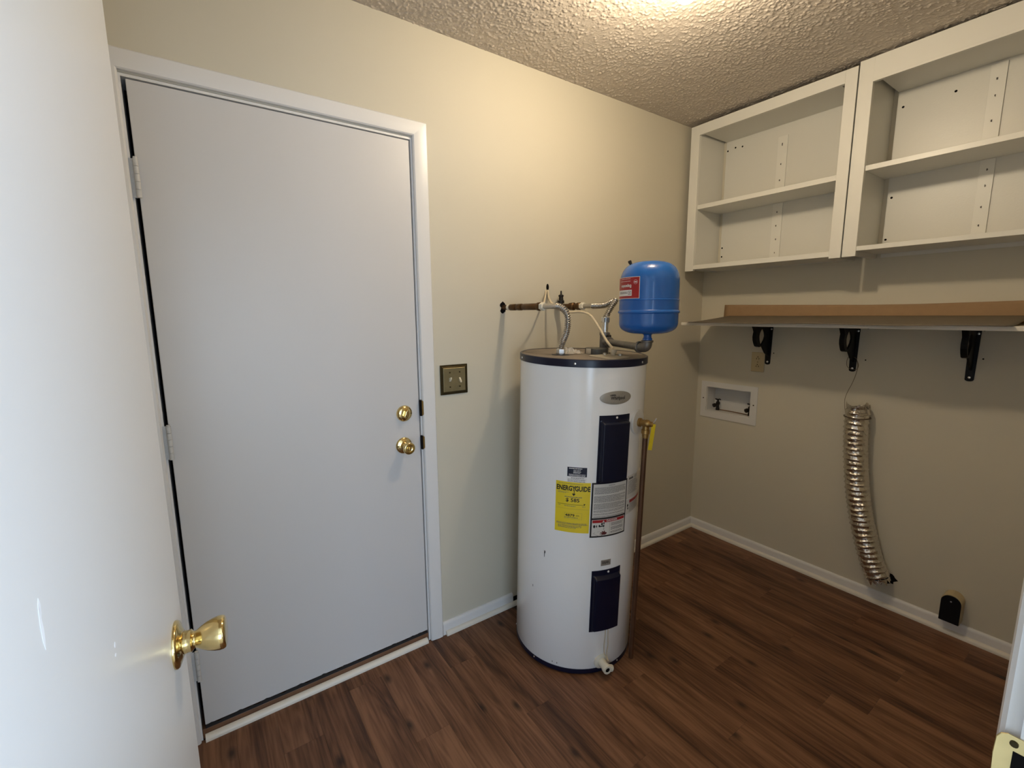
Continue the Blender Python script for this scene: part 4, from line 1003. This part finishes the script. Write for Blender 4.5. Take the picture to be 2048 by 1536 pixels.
# things lying on the heater top
tb = tag(empty('tape_roll', HW(.045, -.030, HH-.0016)), 'dark grey round roll with shiny patch lying on the heater top', 'roll')
tb.rotation_euler = HQ.to_euler()
MB().lathe([(.020, .0), (.0435, .0), (.045, .0015), (.045, .0215), (.0435, .023), (.020, .0225)], n=48).build('roll_body', 'greyrubber', tb, True)
mb = MB(); cth = math.atan2(CAM.y-HY, CAM.x-HX)
for k in (0, 1): mb.grid(lambda u, v: ((.0453+.0006*k)*cos(cth-1.15+.62*u), (.0453+.0006*k)*sin(cth-1.15+.62*u), .001+.021*v), 10, 2)
mb.build('shiny_patch', 'chrome', tb, True)
rw = random.Random(2)
def wrapfn(u, v):
    x, y = -.105+.085*u, -.030+.085*v
    z = .003+.026*rw.random()*(sin(pi*u)*sin(pi*v))**.5
    p = HW(x+.004*rw.random(), y+.004*rw.random(), HH+z); b0 = HW(-.065, .012, HH); return (p.x-b0.x, p.y-b0.y, p.z-b0.z)
mb = MB(); mb.grid(wrapfn, 9, 9)
pwp = tag(mb.build('plastic_wrapper', 'film', fix=False), 'crumpled clear plastic wrapper on the heater top', 'wrapper'); pwp.location = HW(-.065, .012, HH)

# ================================================================== DRYER DUCT, WIRE, RECEPTACLE
dc = tag(empty('duct_hose', (-.062, -.96, .12)), 'silver foil flexible dryer duct hanging on the wall', 'duct')
dp = [(-.060, -.884, .955), (-.061, -.886, .86), (-.061, -.894, .746), (-.061, -.905, .65), (-.061, -.919, .552), (-.061, -.938, .455), (-.060, -.961, .363), (-.058, -.985, .28), (-.054, -1.010, .205), (-.050, -1.036, .150)]
rdk = random.Random(9)
pitch = .0245
rel(MB().prism([((.030+.007*sin(3*a)+.004*sin(7*a))*cos(a), (.026+.006*sin(4*a))*sin(a)) for a in [2*pi*k/28 for k in range(28)]], (-.0005, 0, 0), (-.0003, -1.060, .140), (0,1,0), (0,0,1)), dc).build('wall_hole', 'black', dc)
P = spline([Vector(q) for q in dp], .0031)
nseg = 48; vs_, fs = [], []
L = 0; e1 = Vector((1,0,0))
ph = [rdk.uniform(0, 6.28) for _ in range(12)]
for i, qv in enumerate(P):
    if i: L += (qv-P[i-1]).length
    d = (P[min(i+1, len(P)-1)]-P[max(i-1, 0)]).normalized(); e1 = (e1-d*e1.dot(d)).normalized(); e2 = d.cross(e1)
    for k in range(nseg):
        a = 2*pi*k/nseg
        t = ((L/pitch)+.06*sin(a+ph[0])+.05*sin(3*a+L*40)) % 1.0
        rr = .0520-.0062*(abs(sin(pi*t)))**.7
        rr += .0014*sin(7*a+L*300+ph[1])*sin(5*a-L*170)+.0010*(rdk.random()-.5)
        if L < .03: rr += .003*sin(4*a+1)-(.03-L)*.12
        off = Vector((0,0,0))
        if i == 0: off = Vector((0, 0, .012*sin(3*a)+.010*rdk.random()+(.016 if 1.0 < a < 1.6 else 0)))
        if i == len(P)-1: off = d*(.006*sin(5*a)+.006*rdk.random())
        vs_.append(qv+(e1*cos(a)+e2*sin(a))*rr+off)
for i in range(len(P)-1):
    for k in range(nseg):
        a, b = i*nseg+k, i*nseg+(k+1) % nseg; fs.append((a, b, b+nseg, a+nseg))
mb = MB(); mb.add(vs_, fs); rel(mb, dc)
ds = mb.build('foil_sleeve', 'foil', dc, True, ang=75, fix=False)
# crumpled top closing the hose and dark throat at the bottom
mb = MB()
mb.grid(lambda u, v: (-.060+.043*v*cos(2*pi*u)+.002*rdk.random(), -.885+.043*v*sin(2*pi*u)+.003*rdk.random(), .950+.012*(1-v)*rdk.random()+.006*sin(9*u*pi)*v), 22, 5)
rel(mb, dc).build('crumpled_top', 'foil', dc, True, ang=40, fix=False)
dl = (Vector(dp[-1])-Vector(dp[-2])).normalized()
rel(MB().lathe([(.046, -.012), (.046, -.004)], dp[-1], dl, 32), dc).build('dark_throat', 'black', dc)
mb = MB()
for k in range(9):
    a = pi*.1+k*.42; e1 = dl.cross(Vector((1,0,0))).normalized(); e2 = dl.cross(e1)
    c_ = Vector(dp[-1])+(e1*cos(a)+e2*sin(a))*.048
    tdir = (-e1*sin(a)+e2*cos(a)); tip = c_+dl*(.014+.012*rdk.random())+(e1*cos(a)+e2*sin(a))*(rdk.random()*.012-.004)
    if tip.x > -.006: tip.x = -.006
    mb.add([c_-tdir*.012-dl*.004, c_+tdir*.012-dl*.004, tip], [(0,1,2)])
rel(mb, dc).build('torn_foil_edge', 'foil', dc, fix=False)
rel(MB().lathe([(.0500, 0), (.0535, .001), (.0535, .005), (.0500, .006)], (-.0605, -.8853, .905), (.0, -.02, 1), 40, cap=False), dc).build('wire_band', 'wire', dc, True)
wr = tag(empty('hanging_wire', (-.03, -.84, 1.17)), 'thin wire looped round the middle bracket holding up the foil duct', 'wire')
pts = [(-.022, -.846, 1.178), (-.022, -.838, 1.186), (-.022, -.815, 1.190), (-.020, -.806, 1.165), (-.020, -.811, 1.138), (-.020, -.830, 1.128), (-.020, -.850, 1.130), (-.022, -.856, 1.150), (-.024, -.848, 1.174), (-.030, -.856, 1.150), (-.040, -.857, 1.117), (-.045, -.847, 1.067), (-.05, -.831, 1.016), (-.055, -.826, .978), (-.058, -.833, .930)]
rel(MB().tube(pts, .0011, 6, step=.008), wr).build('wire_strand', 'wire', wr, True)

# surface mounted dryer receptacle
rc_ = tag(empty('dryer_receptacle', (0, -1.292, .135)), 'black fronted arched dryer receptacle low on the wall', 'outlet')
def arch(w, z0, z1, n=14):
    return [(-w, z0), (w, z0)]+[(w*cos(a), z1-w+w*sin(a)) for a in [pi*k/n for k in range(n+1)]]
MB().prism(arch(.0335, -.062, .066), (-.056, 0, 0), (-.0004, 0, 0), (0,1,0), (0,0,1)).build('receptacle_body', 'tan', rc_, bevel=.002)
MB().prism(arch(.0325, -.061, .062), (-.005, 0, 0), (-.0566, 0, 0), (0,1,0), (0,0,1)).build('receptacle_face', 'blackiron', rc_, bevel=.002)
MB().lathe([(.003, 0), (.003, .001), (.0015, .0015)], (-.0617, .0, .036), (-1,0,0), 12).build('face_screw', 'chrome', rc_, True)
# small screw holes in the wall beside the brackets
for y, z in ((-.452, 1.180), (-.875, 1.175), (-.872, 1.325), (-1.27, 1.21), (-1.262, 1.325)):
    h_ = MB().cyl((-.0001, y, z), (-.0006, y, z), .0032, n=10).build('screw_hole', 'black', bpy.data.objects['wall_right'])
